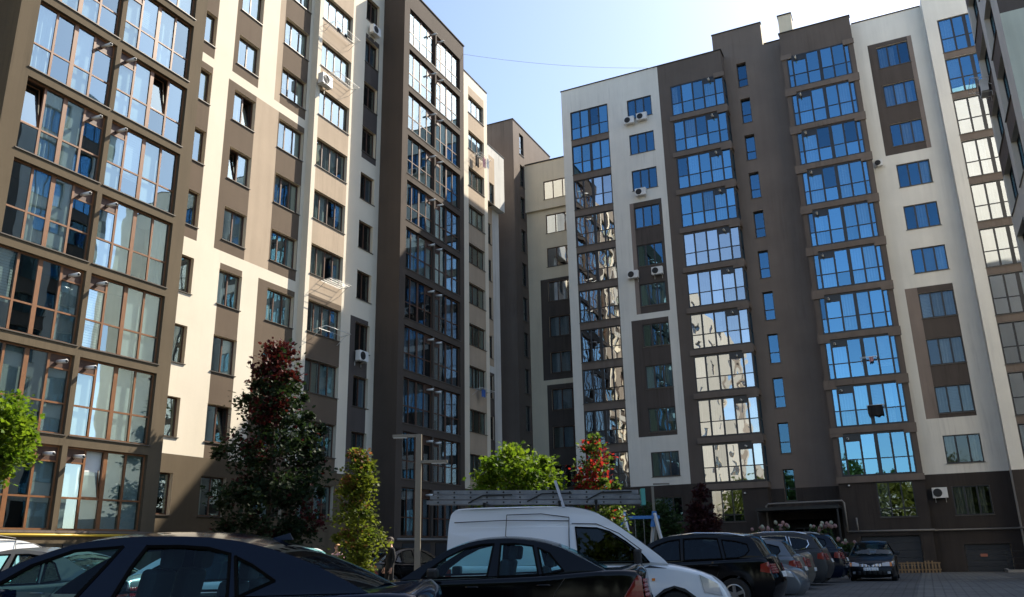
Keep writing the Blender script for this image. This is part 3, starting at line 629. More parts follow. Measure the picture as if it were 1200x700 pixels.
def make_car(name, label, loc, yaw, S, group='cars parked in the yard'):
    """S: side-view spec, x from the rear bumper (0) forward, z up from the ground"""
    L, hw = S['L'], S['hw']; xc = L/2; pm = S['paint']; gm = S.get('glass', 'car_glass')
    root = empty(name, loc, yaw, label, 'car' if name != 'delivery_van' else 'van', group)
    zs = S['belt']; hwb = S.get('hwb', hw*.93); hwr = S['hwr']
    deck = smooth_path(S['deck'], 3)                 # rear bumper bottom -> boot -> belt -> hood -> front bumper bottom
    def ztop(x):
        best = None
        for (x0, z0), (x1, z1) in zip(deck, deck[1:]):
            if min(x0, x1) <= x <= max(x0, x1):
                z = max(z0, z1) if abs(x1-x0) < 1e-6 else z0 + (z1-z0)*(x-x0)/(x1-x0)
                if best is None or z > best: best = z
        return best if best is not None else (deck[0][1] if x < xc else deck[-1][1])
    def plan(x): t = abs(x-xc)/xc; return 1 - .16*t**7 - .02*t**2
    def ymap(x, z):
        t = (z-.60)/.55; y = hw*plan(x)*(1 - .035*t*t - (.05*max(0, (.28-z)/.15)))
        zt = ztop(x); d = zt-z; r = .07
        if d < r: y -= r*(1-math.sqrt(max(0, 1-(1-max(0, d)/r)**2)))*.8
        return y
    # flanks: a grid between the upper and lower outline, wheel arches cut out
    wr, ar = S['wr'], S['wr']+.055; zb = .19; mb = MB(); mi = mb.mi(pm)
    def zlo(x):
        z = zb
        if x < deck[0][0]: z = interp(sorted([(p[0], p[1]) for p in deck if p[0] <= deck[0][0]+1e-6 and p[1] < .62]), x)
        if x > deck[-1][0]: z = interp(sorted([(p[0], p[1]) for p in deck if p[0] >= deck[-1][0]-1e-6 and p[1] < .45]), x)
        for cx in S['axles']:
            if abs(x-cx) < ar: z = max(z, wr + math.sqrt(ar*ar-(x-cx)**2))
        return z
    cols = {0.0, L} | {L*i/34 for i in range(35)} | {.012, .03, .06, L-.012, L-.03, L-.06}
    a0 = math.asin((zb-wr)/ar)
    for cx in S['axles']:
        for i in range(17):
            cols.add(cx + ar*math.cos(a0*0 + math.pi*i/16)*.9999)
        cols |= {cx-ar-.0005, cx+ar+.0005}
    cols = sorted(c for c in cols if 0 <= c <= L); NR = 16
    fr_ = [1-(1-j/NR)**1.7 for j in range(NR+1)]
    for sgn in (1, -1):
        b0 = len(mb.v)
        for x in cols:
            a_, c_ = zlo(x), max(ztop(x), zlo(x)+.001)
            for f in fr_: z = a_+(c_-a_)*f; mb.v.append((x-xc, sgn*ymap(x, z), z))
        for i in range(len(cols)-1):
            for j in range(NR):
                q = [b0+i*(NR+1)+j, b0+(i+1)*(NR+1)+j, b0+(i+1)*(NR+1)+j+1, b0+i*(NR+1)+j+1]
                mb.f.append(q if sgn < 0 else q[::-1]); mb.m.append(mi)
    SS = (-1, -.97, -.85, -.5, 0, .5, .85, .97, 1)
    def loft(mbx, path, yf, crown, mat, flip=False):
        rows_ = []
        for i, (x, z) in enumerate(path):
            p, q = path[max(0, i-1)], path[min(len(path)-1, i+1)]
            tx, tz = q[0]-p[0], q[1]-p[1]; l = math.hypot(tx, tz) or 1; nx, nz = -tz/l, tx/l
            c = crown(x, z); yw = yf(x, z)
            rows_.append([(x + nx*c*(1-s*s) - xc, yw*s, z + nz*c*(1-s*s)) for s in SS])
        b0 = len(mbx.v); k = len(SS)
        for r in rows_: mbx.v += r
        m_ = mbx.mi(mat)
        for i in range(len(rows_)-1):
            for j in range(k-1): mbx.f.append([b0+i*k+j, b0+(i+1)*k+j, b0+(i+1)*k+j+1, b0+i*k+j+1]); mbx.m.append(m_)
    def crown(x, z):
        return .02 + .11*max(0, 1-min(x, L-x)/.28)
    cab0, cab1 = S['cabin']
    seg = [[], [], []]
    for p in deck:
        (seg[0] if p[0] <= cab0 else seg[2] if p[0] >= cab1 else seg[1]).append(p)
    loft(mb, seg[0] + seg[1][:1], ymap, crown, pm); loft(mb, seg[1][-1:] + seg[2], ymap, crown, pm)
    body = mb.build('body', root, smooth=True)
    fl = MB(); loft(fl, [seg[0][-1]] + seg[1] + [seg[2][0]], ymap, lambda x, z: -.012, 'cabin_dark')
    fl.box(.25-xc, L-.25-xc, -hw*.72, hw*.72, .17, .5, 'trim_black'); fl.build('underbody', root)
    # glasshouse
    gh = smooth_path(S['gh'], 4)     # rear glass base -> roof -> windscreen base
    zr = max(z for x, z in gh)
    ghz = sorted(gh, key=lambda p: p[0])
    def gy(x, z):
        t = (z-zs)/(zr-zs); y = hwb + (hwr-hwb)*max(0, t)
        return (y - .015*max(0, t)**4)*plan(x)/plan(xc)**.5
    poly = [(x, z) for x, z in gh]; wins = S['wins']
    loops = [[Vector((x, z, 0)) for x, z in poly]] + [[Vector((x, z, 0)) for x, z in w_] for w_ in wins]
    flat = [p for l in loops for p in l]; tris = tessellate_polygon(loops)
    for nm, mt in (('cabin_frame', pm),):
        f_ = MB(); m_ = f_.mi(mt)
        for sgn in (1, -1):
            b0 = len(f_.v); f_.v += [(p.x-xc, sgn*gy(p.x, p.y), p.y) for p in flat]
            for t in tris: f_.f.append([b0+i for i in t]); f_.m.append(m_)
        for sgn in (1, -1):   # black seal around each side window
            for w_ in wins:
                k = len(w_)
                for i in range(k):
                    (x0, z0), (x1, z1) = w_[i], w_[(i+1) % k]
                    f_.bar((x0-xc, sgn*(gy(x0, z0)+.002), z0), (x1-xc, sgn*(gy(x1, z1)+.002), z1), .012, .022, S.get('seal', 'seal_black'), (0, 1, 0))
        o = f_.build(nm, root); sm = o.modifiers.new('thick', 'SOLIDIFY'); sm.thickness = .02; sm.offset = 0
    for w_ in wins:
        for sgn in (1, -1):
            g_ = MB(); ts = tessellate_polygon([[Vector((x, z, 0)) for x, z in w_]]); m_ = g_.mi(gm)
            g_.v = [(x-xc, sgn*(gy(x, z)-.004), z) for x, z in w_]
            cx_, cz_ = sum(p[0] for p in w_)/len(w_), 0
            for t in ts:
                a, b_, c = [Vector(g_.v[i]) for i in t]; nrm = (b_-a).cross(c-a)
                t = list(t) if nrm.y*sgn > 0 else list(t)[::-1]
                g_.f.append(t); g_.m.append(m_)
            g_.build('side_window', root)
    ir, iw = S['roof']                # x of roof rear edge and roof front edge
    def gyt(x, z): return gy(x, z)
    segs = {'rear_window': [p for p in gh if p[0] <= ir+1e-6], 'roof': [p for p in gh if ir-1e-6 <= p[0] <= iw+1e-6], 'windscreen': [p for p in gh if p[0] >= iw-1e-6]}
    allp = gh
    def near(x): return min(range(len(allp)), key=lambda i: abs(allp[i][0]-x))
    i0, i1 = near(ir), near(iw)
    for nm, pth, mt in (('rear_window', allp[:i0+1], gm if not S.get('panel_rear') else pm), ('roof', allp[i0:i1+1], S.get('roofpaint', pm)), ('windscreen', allp[i1:], gm)):
        t = MB(); loft(t, pth, gyt, lambda x, z: S.get('crown', .05), mt); t.build(nm, root, smooth=True)
    # wheels
    for cx in S['axles']:
        for sgn in (1, -1):
            def tyre():
                b = MB(); prof = [(wr*.64, -.09), (wr*.93, -.10), (wr, -.07), (wr, .07), (wr*.93, .10), (wr*.64, .09)]; n_ = 28
                for i in range(n_):
                    a, c = 2*math.pi*i/n_, 2*math.pi*(i+1)/n_
                    for (r0, y0), (r1, y1) in zip(prof, prof[1:]):
                        b.poly([(r0*math.cos(a), y0, r0*math.sin(a)), (r0*math.cos(c), y0, r0*math.sin(c)), (r1*math.cos(c), y1, r1*math.sin(c)), (r1*math.cos(a), y1, r1*math.sin(a))], 'rubber')
                return b.mesh('wheel', True)
            def rim():
                b = MB(); n_ = 28; ro = wr*.65
                for i in range(n_):
                    a, c = 2*math.pi*i/n_, 2*math.pi*(i+1)/n_
                    for (r0, y0), (r1, y1) in (((ro, .085), (ro*.88, .09)), ((ro*.88, .09), (ro*.86, .02)), ):
                        b.poly([(r0*math.cos(a), y0, r0*math.sin(a)), (r0*math.cos(c), y0, r0*math.sin(c)), (r1*math.cos(c), y1, r1*math.sin(c)), (r1*math.cos(a), y1, r1*math.sin(a))], 'rim_alloy')
                    b.poly([(0, .015, 0), (ro*.87*math.cos(a), .015, ro*.87*math.sin(a)), (ro*.87*math.cos(c), .015, ro*.87*math.sin(c))], 'trim_black')
                for i in range(5):
                    a = 2*math.pi*i/5 + .3; b.bar((.03*math.cos(a), .07, .03*math.sin(a)), (ro*.9*math.cos(a), .075, ro*.9*math.sin(a)), .065, .04, 'rim_alloy', (0, 1, 0))
                b.tube([(0, .06, 0), (0, .10, 0)], .05, 'rim_alloy', 12)
                return b.mesh('rim')
            wo = link('wheel', cached(('tyre', wr), tyre), root, (cx-xc, sgn*(hw*.96-.10), wr), (0, 0, 0 if sgn > 0 else math.pi))
            link('rim', cached(('rim', wr), rim), wo)
    # patches on the skin
    rear = [p for p in deck if p[0] < .5 and p[1] <= zs]; front = [p for p in deck if p[0] > L-.6 and p[1] <= zs]
    def endx(z, fr):
        pts = sorted([(p[1], p[0]) for p in (front if fr else rear)]); return interp(pts, z)
    def end_patch(nm, y0, y1, z0, z1, fr, mat, off=.012, parent=None, nz=4, ny=6, skew=0):
        b = MB(); g_ = []
        for i in range(nz+1):
            z = z0 + (z1-z0)*i/nz; row = []
            for j in range(ny+1):
                y = y0 + (y1-y0)*j/ny + skew*(i/nz)*(1 if y1 > 0 else -1); x = endx(z, fr); yw = ymap(x, z); s_ = max(-1, min(1, y/yw)); c = crown(x, z)
                row.append(((x + (1 if fr else -1)*(c*(1-s_*s_)+off)) - xc, y, z))
            g_.append(row)
        for i in range(nz):
            for j in range(ny): b.poly([g_[i][j], g_[i][j+1], g_[i+1][j+1], g_[i+1][j]], mat)
        o = b.build(nm, root, smooth=True); sm = o.modifiers.new('thick', 'SOLIDIFY'); sm.thickness = .012; sm.offset = 0; return o
    def side_patch(nm, poly_, sgn, mat, off=.006):
        b = MB(); m_ = b.mi(mat); bm_ = bmesh.new(); bm_.faces.new([bm_.verts.new((x, 0, z)) for x, z in poly_])
        bmesh.ops.triangulate(bm_, faces=bm_.faces[:])
        xs_ = [p[0] for p in poly_]; zs_ = [p[1] for p in poly_]
        for i in range(1, 5):
            bmesh.ops.bisect_plane(bm_, geom=bm_.verts[:]+bm_.edges[:]+bm_.faces[:], plane_co=(min(xs_)+(max(xs_)-min(xs_))*i/5, 0, 0), plane_no=(1, 0, 0))
            bmesh.ops.bisect_plane(bm_, geom=bm_.verts[:]+bm_.edges[:]+bm_.faces[:], plane_co=(0, 0, min(zs_)+(max(zs_)-min(zs_))*i/5), plane_no=(0, 0, 1))
        bm_.verts.index_update()
        b.v = [(v.co.x-xc, sgn*(ymap(v.co.x, v.co.z)+off), v.co.z) for v in bm_.verts]
        b.f = [[v.index for v in f.verts] for f in bm_.faces]; b.m = [m_]*len(b.f); bm_.free()
        o = b.build(nm, root); sm = o.modifiers.new('thick', 'SOLIDIFY'); sm.thickness = .010; sm.offset = 0; return o
    for sgn in (1, -1):
        for (pl, mat, nm) in S.get('side', []): side_patch(nm, pl, sgn, mat)
        for (y0, y1, z0, z1, fr, mat, nm) in S.get('ends', []):
            end_patch(nm, sgn*y0, sgn*y1, z0, z1, fr, mat)
    for (y0, y1, z0, z1, fr, mat, nm) in S.get('mid', []): end_patch(nm, y0, y1, z0, z1, fr, mat, .018)
    # door seams, handles, mirrors, seats
    for sgn in (1, -1):
        for sx in S.get('seams', []):
            b = MB(); pts = [(x-xc, sgn*(ymap(x, z)+.001), z) for x, z in sx]
            b.tube(pts, .006, 'trim_black', 5); b.build('door_gap', root)
        for (hx, hz) in S.get('handles', []):
            b = MB(); y = ymap(hx, hz); b.tube([(hx-.10-xc, sgn*(y+.005), hz), (hx-.07-xc, sgn*(y+.035), hz+.005), (hx+.07-xc, sgn*(y+.035), hz+.005), (hx+.10-xc, sgn*(y+.005), hz)], .014, S.get('handlemat', pm), 6); b.build('door_handle', root, smooth=True)
        mx, mz = S['mirror']
        me_ = bevelled('wing_mirror', (.14, .20, .13) if not S.get('bigmirror') else (.12, .20, .26), .035, S.get('mirrormat', pm))
        link('wing_mirror', me_, root, (mx-xc, sgn*(hwb+.12), mz))
    for sgn in (1, -1):
        for sx in S.get('gseams', []):
            b = MB(); b.tube([(x-xc, sgn*(gy(x, z)+.011), z) for x, z in sx], .007, 'trim_black', 5); b.build('panel_gap', root)
    for (sx, sy, sz, sw, sh) in S.get('seats', []):
        link('seat', bevelled('seat', (.13, sw, sh), .055, 'seat_fabric', 3), root, (sx-xc, sy, sz), (0, R_(-12), 0))
        link('headrest', bevelled('headrest', (.11, .27, .20), .05, 'seat_fabric', 3), root, (sx-.13-xc, sy, sz+sh-.01), (0, R_(-8), 0))
    return root
def seats(x1, x2, z, h=.30): return [(x1, .36, z, .46, h), (x1, -.36, z, .46, h), (x2, .38, z, .46, h*.75), (x2, -.38, z, .46, h*.75)]
def camw(D, px):                      # point on the ground at view depth D seen at column px of the photograph
    lat = (px-600)/FPX*D; hf = D/math.cos(PITCH)
    return (-math.sin(YAW)*hf + math.cos(YAW)*lat, math.cos(YAW)*hf + math.sin(YAW)*lat)
def place(D, px, yaw_deg, L, hw, rear=True, sidesign=1):
    """car centre when its near rear (or front) corner stands at view depth D, column px; heading = yaw"""
    x, y = camw(D, px); a = R_(yaw_deg); h = Vector((math.cos(a), math.sin(a))); left = Vector((-h.y, h.x))
    c = Vector((x, y)) + h*(L/2 if rear else -L/2) + left*hw*sidesign
    return (c.x, c.y, ground_z(c.y))
sedan_deck = [(.10, .22), (.02, .40), (.0, .60), (.04, .80), (.03, .93), (.10, .985), (.45, 1.0), (.95, .985), (2.2, .965), (3.45, .94), (3.75, .93), (4.25, .83), (4.55, .70), (4.68, .58), (4.72, .42), (4.68, .30), (4.60, .20)]
NEAR = dict(L=4.72, hw=.90, hwb=.83, hwr=.60, paint='paint_navy', belt=.965, wr=.32, axles=[1.02, 3.72], deck=sedan_deck, cabin=(.55, 3.70), crown=.055,
    gh=[(.42, 1.0), (.70, 1.14), (1.02, 1.275), (1.40, 1.385), (1.75, 1.44), (2.15, 1.458), (2.50, 1.452), (2.85, 1.405), (3.20, 1.285), (3.55, 1.10), (3.72, .99)], roof=(1.32, 2.72),
    wins=[[(2.70, .985), (3.44, .985), (3.36, 1.10), (3.12, 1.255), (2.82, 1.362), (2.44, 1.385), (2.52, 1.25)],
          [(1.50, .985), (2.40, .985), (2.32, 1.22), (2.24, 1.385), (1.98, 1.382), (1.74, 1.362), (1.555, 1.312)],
          [(1.16, 1.105), (1.43, .990), (1.505, 1.29), (1.36, 1.225)]],
    seams=[[(2.62, .3), (2.64, .6), (2.60, .96)], [(1.42, .96), (1.52, .75), (1.45, .5)]], handles=[(1.62, .86), (2.78, .85)], mirror=(3.18, .96),
    seats=[(2.28, .36, .95, .46, .26), (2.28, -.36, .95, .46, .26), (1.62, .38, .95, .46, .16), (1.62, -.38, .95, .46, .16)], side=[([(.06, .72), (.34, .76), (.42, .86), (.10, .90)], 'lamp_red', 'taillight'), ([(4.30, .62), (4.60, .58), (4.56, .66), (4.22, .74)], 'lamp_clear', 'headlight')])
SED2 = dict(L=4.50, hw=.865, hwb=.80, hwr=.56, paint='paint_black', belt=.94, wr=.31, axles=[.92, 3.46], glass='car_glass',
    deck=[(.10, .22), (.02, .40), (.0, .58), (.03, .76), (.05, .95), (.12, 1.01), (.45, 1.02), (.85, 1.0), (1.4, .965), (2.4, .94), (3.10, .93), (3.35, .93), (3.95, .84), (4.30, .73), (4.44, .58), (4.50, .42), (4.46, .30), (4.38, .2)], cabin=(.62, 3.30), crown=.05,
    gh=[(.52, 1.01), (.80, 1.16), (1.10, 1.305), (1.40, 1.395), (1.75, 1.442), (2.05, 1.448), (2.35, 1.42), (2.65, 1.33), (2.95, 1.17), (3.22, 1.0), (3.32, .94)], roof=(1.18, 2.42),
    wins=[[(2.12, .965), (3.02, .965), (2.94, 1.06), (2.70, 1.22), (2.45, 1.335), (2.22, 1.385), (2.05, 1.39)],
          [(1.42, .975), (1.97, .965), (1.95, 1.385), (1.75, 1.388), (1.50, 1.35)], [(1.08, 1.02), (1.36, .98), (1.43, 1.325), (1.27, 1.25)]],
    seams=[[(2.02, .3), (2.04, .6), (2.02, .95)], [(1.06, .93), (1.20, .75), (1.30, .45)]], handles=[(1.35, .84), (2.32, .83)], mirror=(2.84, .955), mirrormat='trim_black',
    seats=[(1.95, .36, .93, .46, .25), (1.95, -.36, .93, .46, .25), (1.42, .36, .93, .46, .14), (1.42, -.36, .93, .46, .14)],
    side=[([(.03, .62), (.30, .66), (.20, .80), (.10, .95), (.05, .93)], 'lamp_red', 'taillight'), ([(4.05, .66), (4.36, .60), (4.30, .70), (4.02, .78)], 'lamp_clear', 'headlight')],
    ends=[(.45, .72, .66, .90, False, 'lamp_red', 'taillight')], mid=[(-.26, .26, .52, .63, False, 'plate_white', 'number_plate')])
VAN = dict(L=4.52, hw=.895, hwb=.86, hwr=.70, paint='paint_white', belt=1.05, wr=.32, axles=[.86, 3.66], glass='car_glass_dark', bigmirror=True, mirrormat='trim_black', panel_rear=True,
    gseams=[[(1.02, 1.06), (1.02, 1.5), (1.04, 1.86)], [(2.05, 1.06), (2.05, 1.5), (2.06, 1.80)], [(.16, 1.76), (1.02, 1.775), (2.05, 1.745)], [(1.04, 1.86), (1.6, 1.865), (2.06, 1.80)], [(2.10, 1.70), (2.5, 1.685), (2.85, 1.53), (3.2, 1.26)]],
    deck=[(.06, .24), (.0, .45), (.0, .80), (.02, 1.0), (.06, 1.08), (.5, 1.07), (1.5, 1.06), (2.6, 1.05), (3.40, 1.04), (3.62, 1.03), (3.95, .96), (4.25, .86), (4.42, .70), (4.50, .52), (4.52, .38), (4.48, .28), (4.40, .2)], cabin=(.08, 3.60), crown=.035,
    gh=[(.03, 1.06), (.05, 1.50), (.08, 1.82), (.15, 1.94), (.32, 1.972), (1.2, 1.98), (1.9, 1.968), (2.25, 1.93), (2.55, 1.83), (2.85, 1.64), (3.20, 1.38), (3.48, 1.16), (3.60, 1.04)], roof=(.16, 2.55),
    wins=[[(2.20, 1.08), (3.30, 1.08), (3.20, 1.20), (2.95, 1.40), (2.70, 1.56), (2.50, 1.62), (2.16, 1.64)]],
    seams=[[(2.05, .3), (2.04, .6), (2.05, 1.03)], [(1.02, .3), (1.02, .6), (1.02, 1.03)], [(3.22, .4), (3.22, .7), (3.21, 1.03)]], handles=[(2.25, .92), (1.15, .90)], handlemat='trim_black', mirror=(3.12, 1.02),
    seats=[(2.3, .36, 1.0, .46, .34), (2.3, -.36, 1.0, .46, .34)],
    side=[([(4.12, .62), (4.40, .56), (4.34, .74), (4.06, .88)], 'lamp_clear', 'headlight'), ([(3.32, .80), (3.37, .80), (3.37, .84), (3.32, .84)], 'lamp_orange', 'side_repeater'),
          ([(3.22, .24), (3.24, .36), (3.34, .56), (3.50, .68), (3.66, .725), (3.82, .68), (3.98, .56), (4.08, .36), (4.10, .24), (4.05, .24), (3.98, .46), (3.88, .60), (3.66, .695), (3.44, .60), (3.33, .46), (3.27, .24)], 'trim_black', 'wheel_arch_trim'),
          ([(.01, .75), (.12, .75), (.12, 1.03), (.03, 1.03)], 'lamp_red', 'taillight'), ([(3.22, 1.0), (3.56, .985), (3.30, 1.028)], 'trim_black', 'mirror_base')],
    mid=[(-.26, .26, .55, .66, False, 'plate_white', 'number_plate')])
MPV = dict(L=4.30, hw=.885, hwb=.83, hwr=.62, paint='paint_black', belt=1.0, wr=.33, axles=[.82, 3.42], glass='car_glass_dark',
    deck=[(.10, .24), (.02, .42), (.0, .60), (.05, .82), (.10, 1.0), (.16, 1.05), (.6, 1.04), (1.5, 1.01), (2.6, .985), (3.1, .98), (3.55, .93), (3.95, .82), (4.18, .68), (4.28, .5), (4.30, .38), (4.26, .28), (4.18, .2)], cabin=(.2, 3.3), crown=.05,
    gh=[(.15, 1.04), (.27, 1.24), (.38, 1.42), (.52, 1.485), (.95, 1.535), (1.4, 1.555), (1.9, 1.55), (2.3, 1.50), (2.65, 1.37), (2.95, 1.18), (3.25, .985)], roof=(.42, 2.25),
    wins=[[(1.92, 1.02), (2.98, 1.01), (2.75, 1.19), (2.45, 1.35), (2.2, 1.43), (1.95, 1.46)], [(1.02, 1.05), (1.84, 1.025), (1.86, 1.465), (1.4, 1.475), (1.12, 1.455)], [(.46, 1.20), (.55, 1.10), (.70, 1.06), (.94, 1.055), (1.03, 1.43), (.75, 1.40), (.50, 1.33)]],
    seams=[[(1.88, .3), (1.90, .6), (1.88, .99)], [(1.0, 1.02), (1.12, .75), (1.22, .55)]], handles=[(1.2, .90), (2.1, .88)], mirror=(2.78, .99),
    side=[([(.03, .74), (.26, .78), (.24, .93), (.09, .97)], 'lamp_red', 'taillight'), ([(3.85, .66), (4.2, .60), (4.1, .72), (3.8, .80)], 'lamp_clear', 'headlight')],
    ends=[(.42, .72, .74, .93, False, 'lamp_red', 'taillight')], seats=seats(1.9, 1.1, .98, .32), mid=[(-.26, .26, .66, .77, False, 'plate_white', 'number_plate')])
def variant(S, **k):
    d = dict(S); d.update(k); return d
def scale_spec(S, sx, sz, **k):
    d = dict(S); f = lambda pts: [(p[0]*sx, p[1]*sz) for p in pts]
    d['L'] = S['L']*sx; d['belt'] = S['belt']*sz; d['axles'] = [a*sx for a in S['axles']]; d['deck'] = f(S['deck']); d['gh'] = f(S['gh']); d['wins'] = [f(w) for w in S['wins']]
    d['cabin'] = tuple(a*sx for a in S['cabin']); d['roof'] = tuple(a*sx for a in S['roof']); d['seams'] = [f(w) for w in S['seams']]; d['handles'] = f(S['handles']); d['mirror'] = f([S['mirror']])[0]
    d['side'] = [(f(p), m_, n_) for p, m_, n_ in S['side']]; d['seats'] = [(a*sx, b_, c*sz, e, g_) for a, b_, c, e, g_ in S['seats']]
    d['ends'] = [(a, b_, c*sz, e*sz, fr, m_, n_) for a, b_, c, e, fr, m_, n_ in S.get('ends', [])]; d['mid'] = [(a, b_, c*sz, e*sz, fr, m_, n_) for a, b_, c, e, fr, m_, n_ in S.get('mid', [])]
    d.update(k); return d
FR_ROW = 'cars standing in the front row'
yn = 180+25.3
near = make_car('sedan_car', 'dark navy fastback sedan with shark fin aerial, nearest the camera at the lower left', place(6.4, 487, yn, 4.72, .90, True, -1), R_(yn), NEAR, FR_ROW)
b = MB()
b.v = [(-.13, -.03, 0), (-.13, .03, 0), (.13, 0, 0), (-.10, -.008, .058), (-.10, .008, .058), (.02, 0, .026)]
for f in ((0, 1, 4, 3), (0, 3, 5, 2), (1, 2, 5, 4), (3, 4, 5)): b.f.append(list(f)); b.m.append(b.mi('paint_navy'))
b.build('roof_aerial', near, (1.36-2.36, 0, 1.425))
ys2 = 180+19
make_car('sedan_car', 'black sedan in front of the white van, red tail lamp at its right end', place(11.0, 748, ys2, 4.50, .865, True, -1), R_(ys2), SED2, FR_ROW)
yv = 20.0; van_loc = place(12.95, 846, yv, 4.52, .895, False, 1)
van = make_car('delivery_van', 'white high roofed delivery van with a ladder lying on its roof', van_loc, R_(yv), VAN, FR_ROW)
# roof rack on the van
b = MB()
for x in (-1.6, -.35, .25):
    b.bar((x, -.66, 2.05), (x, .66, 2.05), .05, .04, 'metal_black')
    for s in (-.62, .62): b.bar((x, s, 1.94), (x, s, 2.05), .04, .04, 'metal_black')
b.build('roof_rack', van)
# ladder lying on edge on the rack
lad = empty('extension_ladder', (van_loc[0], van_loc[1], van_loc[2]+2.08), R_(yv), 'long aluminium extension ladder lying on the white van roof', 'ladder')
x0, x1 = -2.62, 1.02
def lz(x): return -.022*(x-x0)
for i in range(3):
    b = MB(); y = -.40
    b.bar((x0+.06*i, y, .03+.082*i+lz(x0)), (x1-.03*i, y, .03+.082*i+lz(x1)), .05, .064, 'aluminium'); b.build('rail', lad)
b = MB(); 
for i in range(3): b.bar((x0+.06*i, -.12, .03+.082*i+lz(x0)), (x1-.03*i, -.12, .03+.082*i+lz(x1)), .05, .064, 'aluminium')
b.build('rail', lad)
k = 0
x = x0+.2
while x < x1-.1:
    for i in range(3):
        b = MB(); z = .03+.082*i+lz(x); b.tube([(x, -.43, z), (x, -.10, z)], .016, 'metal_black' , 8); b.build('rung', lad, smooth=True)
    x += .28
for xe in (x1,):
    b = MB(); b.box(xe-.02, xe+.05, -.44, -.08, -.02+lz(xe), .245+lz(xe), 'teal_cap'); b.build('end_cap', lad)
b = MB()
for x in (-1.9, -.9, .1): b.bar((x, -.445, .0), (x+.25, -.445, .12), .01, .022, 'metal_black'); b.bar((x+.25, -.445, .12), (x+.75, -.445, .12), .01, .022, 'metal_black')
b.build('clamp_bar', lad)
b = MB(); b.bar((-.42, -.46, .33), (-.28, -.70, -.12), .045, .012, 'metal_grey', (0, 1, 0)); o = b.build('lashing_strap', lad)
ROW = 'cars parked side by side in the far row'
def rowcar(nm, label, D, px, S, yaw=180.0, rear=True):
    h = S['hw']
    return make_car(nm, label, place(D, px, yaw, S['L'], h, rear, -1 if rear else 1), R_(yaw), S, ROW)
rowcar('hatchback_car', 'black tall hatchback behind the white van nose with roof rails', 17.1, 896, MPV)
o_ = [o for o in bpy.data.objects if o.name.startswith('hatchback_car')][-1]
b = MB()
for s in (-.60, .60): b = MB(); b.tube([(.55-2.15, s, 1.50), (.9-2.15, s, 1.56), (1.6-2.15, s, 1.585), (2.2-2.15, s, 1.53)], .018, 'chrome', 6); b.build('roof_rail', o_, smooth=True)
NOSE = scale_spec(SED2, 1.0, 1.0, paint='paint_silver', side=[([(3.85, .62), (4.38, .56), (4.30, .70), (3.80, .80)], 'lamp_clear', 'headlight'), ([(.03, .62), (.30, .66), (.20, .80), (.08, .9)], 'lamp_red', 'taillight')])
rowcar('sedan_car', 'silver car parked nose out beside the black hatchback', 19.7, 926, NOSE, 0.0, False)
SILV = scale_spec(MPV, .95, .945, paint='paint_silver', glass='car_glass_dark')
rowcar('hatchback_car', 'silver hatchback with a large red tail lamp, mid row', 22.2, 926, SILV)
BEI = variant(SED2, paint='paint_beige')
rowcar('sedan_car', 'pale beige sedan boot showing between silver hatchback and grey suv', 24.8, 937, BEI)
SUV = scale_spec(MPV, 1.10, 1.09, paint='paint_grey', wr=.38, hw=.95, hwb=.89, hwr=.70, seal='chrome')
suv = rowcar('suv_car', 'grey suv with chrome window trim and roof rails', 27.2, 960, SUV)
b = MB()
for s in (-.66, .66): b = MB(); b.tube([(-1.8, s, 1.64), (-1.4, s, 1.72), (-.4, s, 1.735), (.2, s, 1.67)], .022, 'chrome', 6); b.build('roof_rail', suv, smooth=True)
DSU = scale_spec(MPV, 1.12, 1.13, paint='paint_navy', wr=.38, hw=.96, hwb=.90, hwr=.72)
dsu = rowcar('suv_car', 'dark navy suv farthest in the parked row, half hidden by grey suv', 29.9, 979, DSU)
b = MB()
for s in (-.66, .66): b = MB(); b.tube([(-1.7, s, 1.70), (-1.4, s, 1.78), (-.4, s, 1.795), (.2, s, 1.73)], .022, 'metal_grey', 6); b.build('roof_rail', dsu, smooth=True)
# dark liftback coming towards the camera
OCT = variant(SED2, paint='paint_green', L=4.50, side=[([(4.02, .62), (4.38, .56), (4.34, .72), (4.00, .78)], 'lamp_clear', 'headlight'), ([(.03, .62), (.30, .66), (.20, .80), (.10, .95)], 'lamp_red', 'taillight')],
    ends=[(.40, .66, .57, .72, True, 'lamp_clear', 'headlight'), (.665, .74, .57, .70, True, 'lamp_orange', 'indicator'), (.42, .66, .30, .38, True, 'lamp_clear', 'fog_lamp')],
    mid=[(-.38, .38, .56, .74, True, 'chrome', 'grille_frame'), (-.26, .26, .42, .53, True, 'plate_white', 'number_plate'), (-.55, .55, .26, .40, True, 'trim_black', 'lower_grille')])
ox, oy = camw(31.6, 1011)
oc = make_car('sedan_car', 'dark liftback facing the camera by the garage doors, headlamps towards us', (ox, oy+2.0, ground_z(oy+2)), R_(-90), OCT, None)
if 'group' in oc: del oc['group']
oc['category'] = 'car'
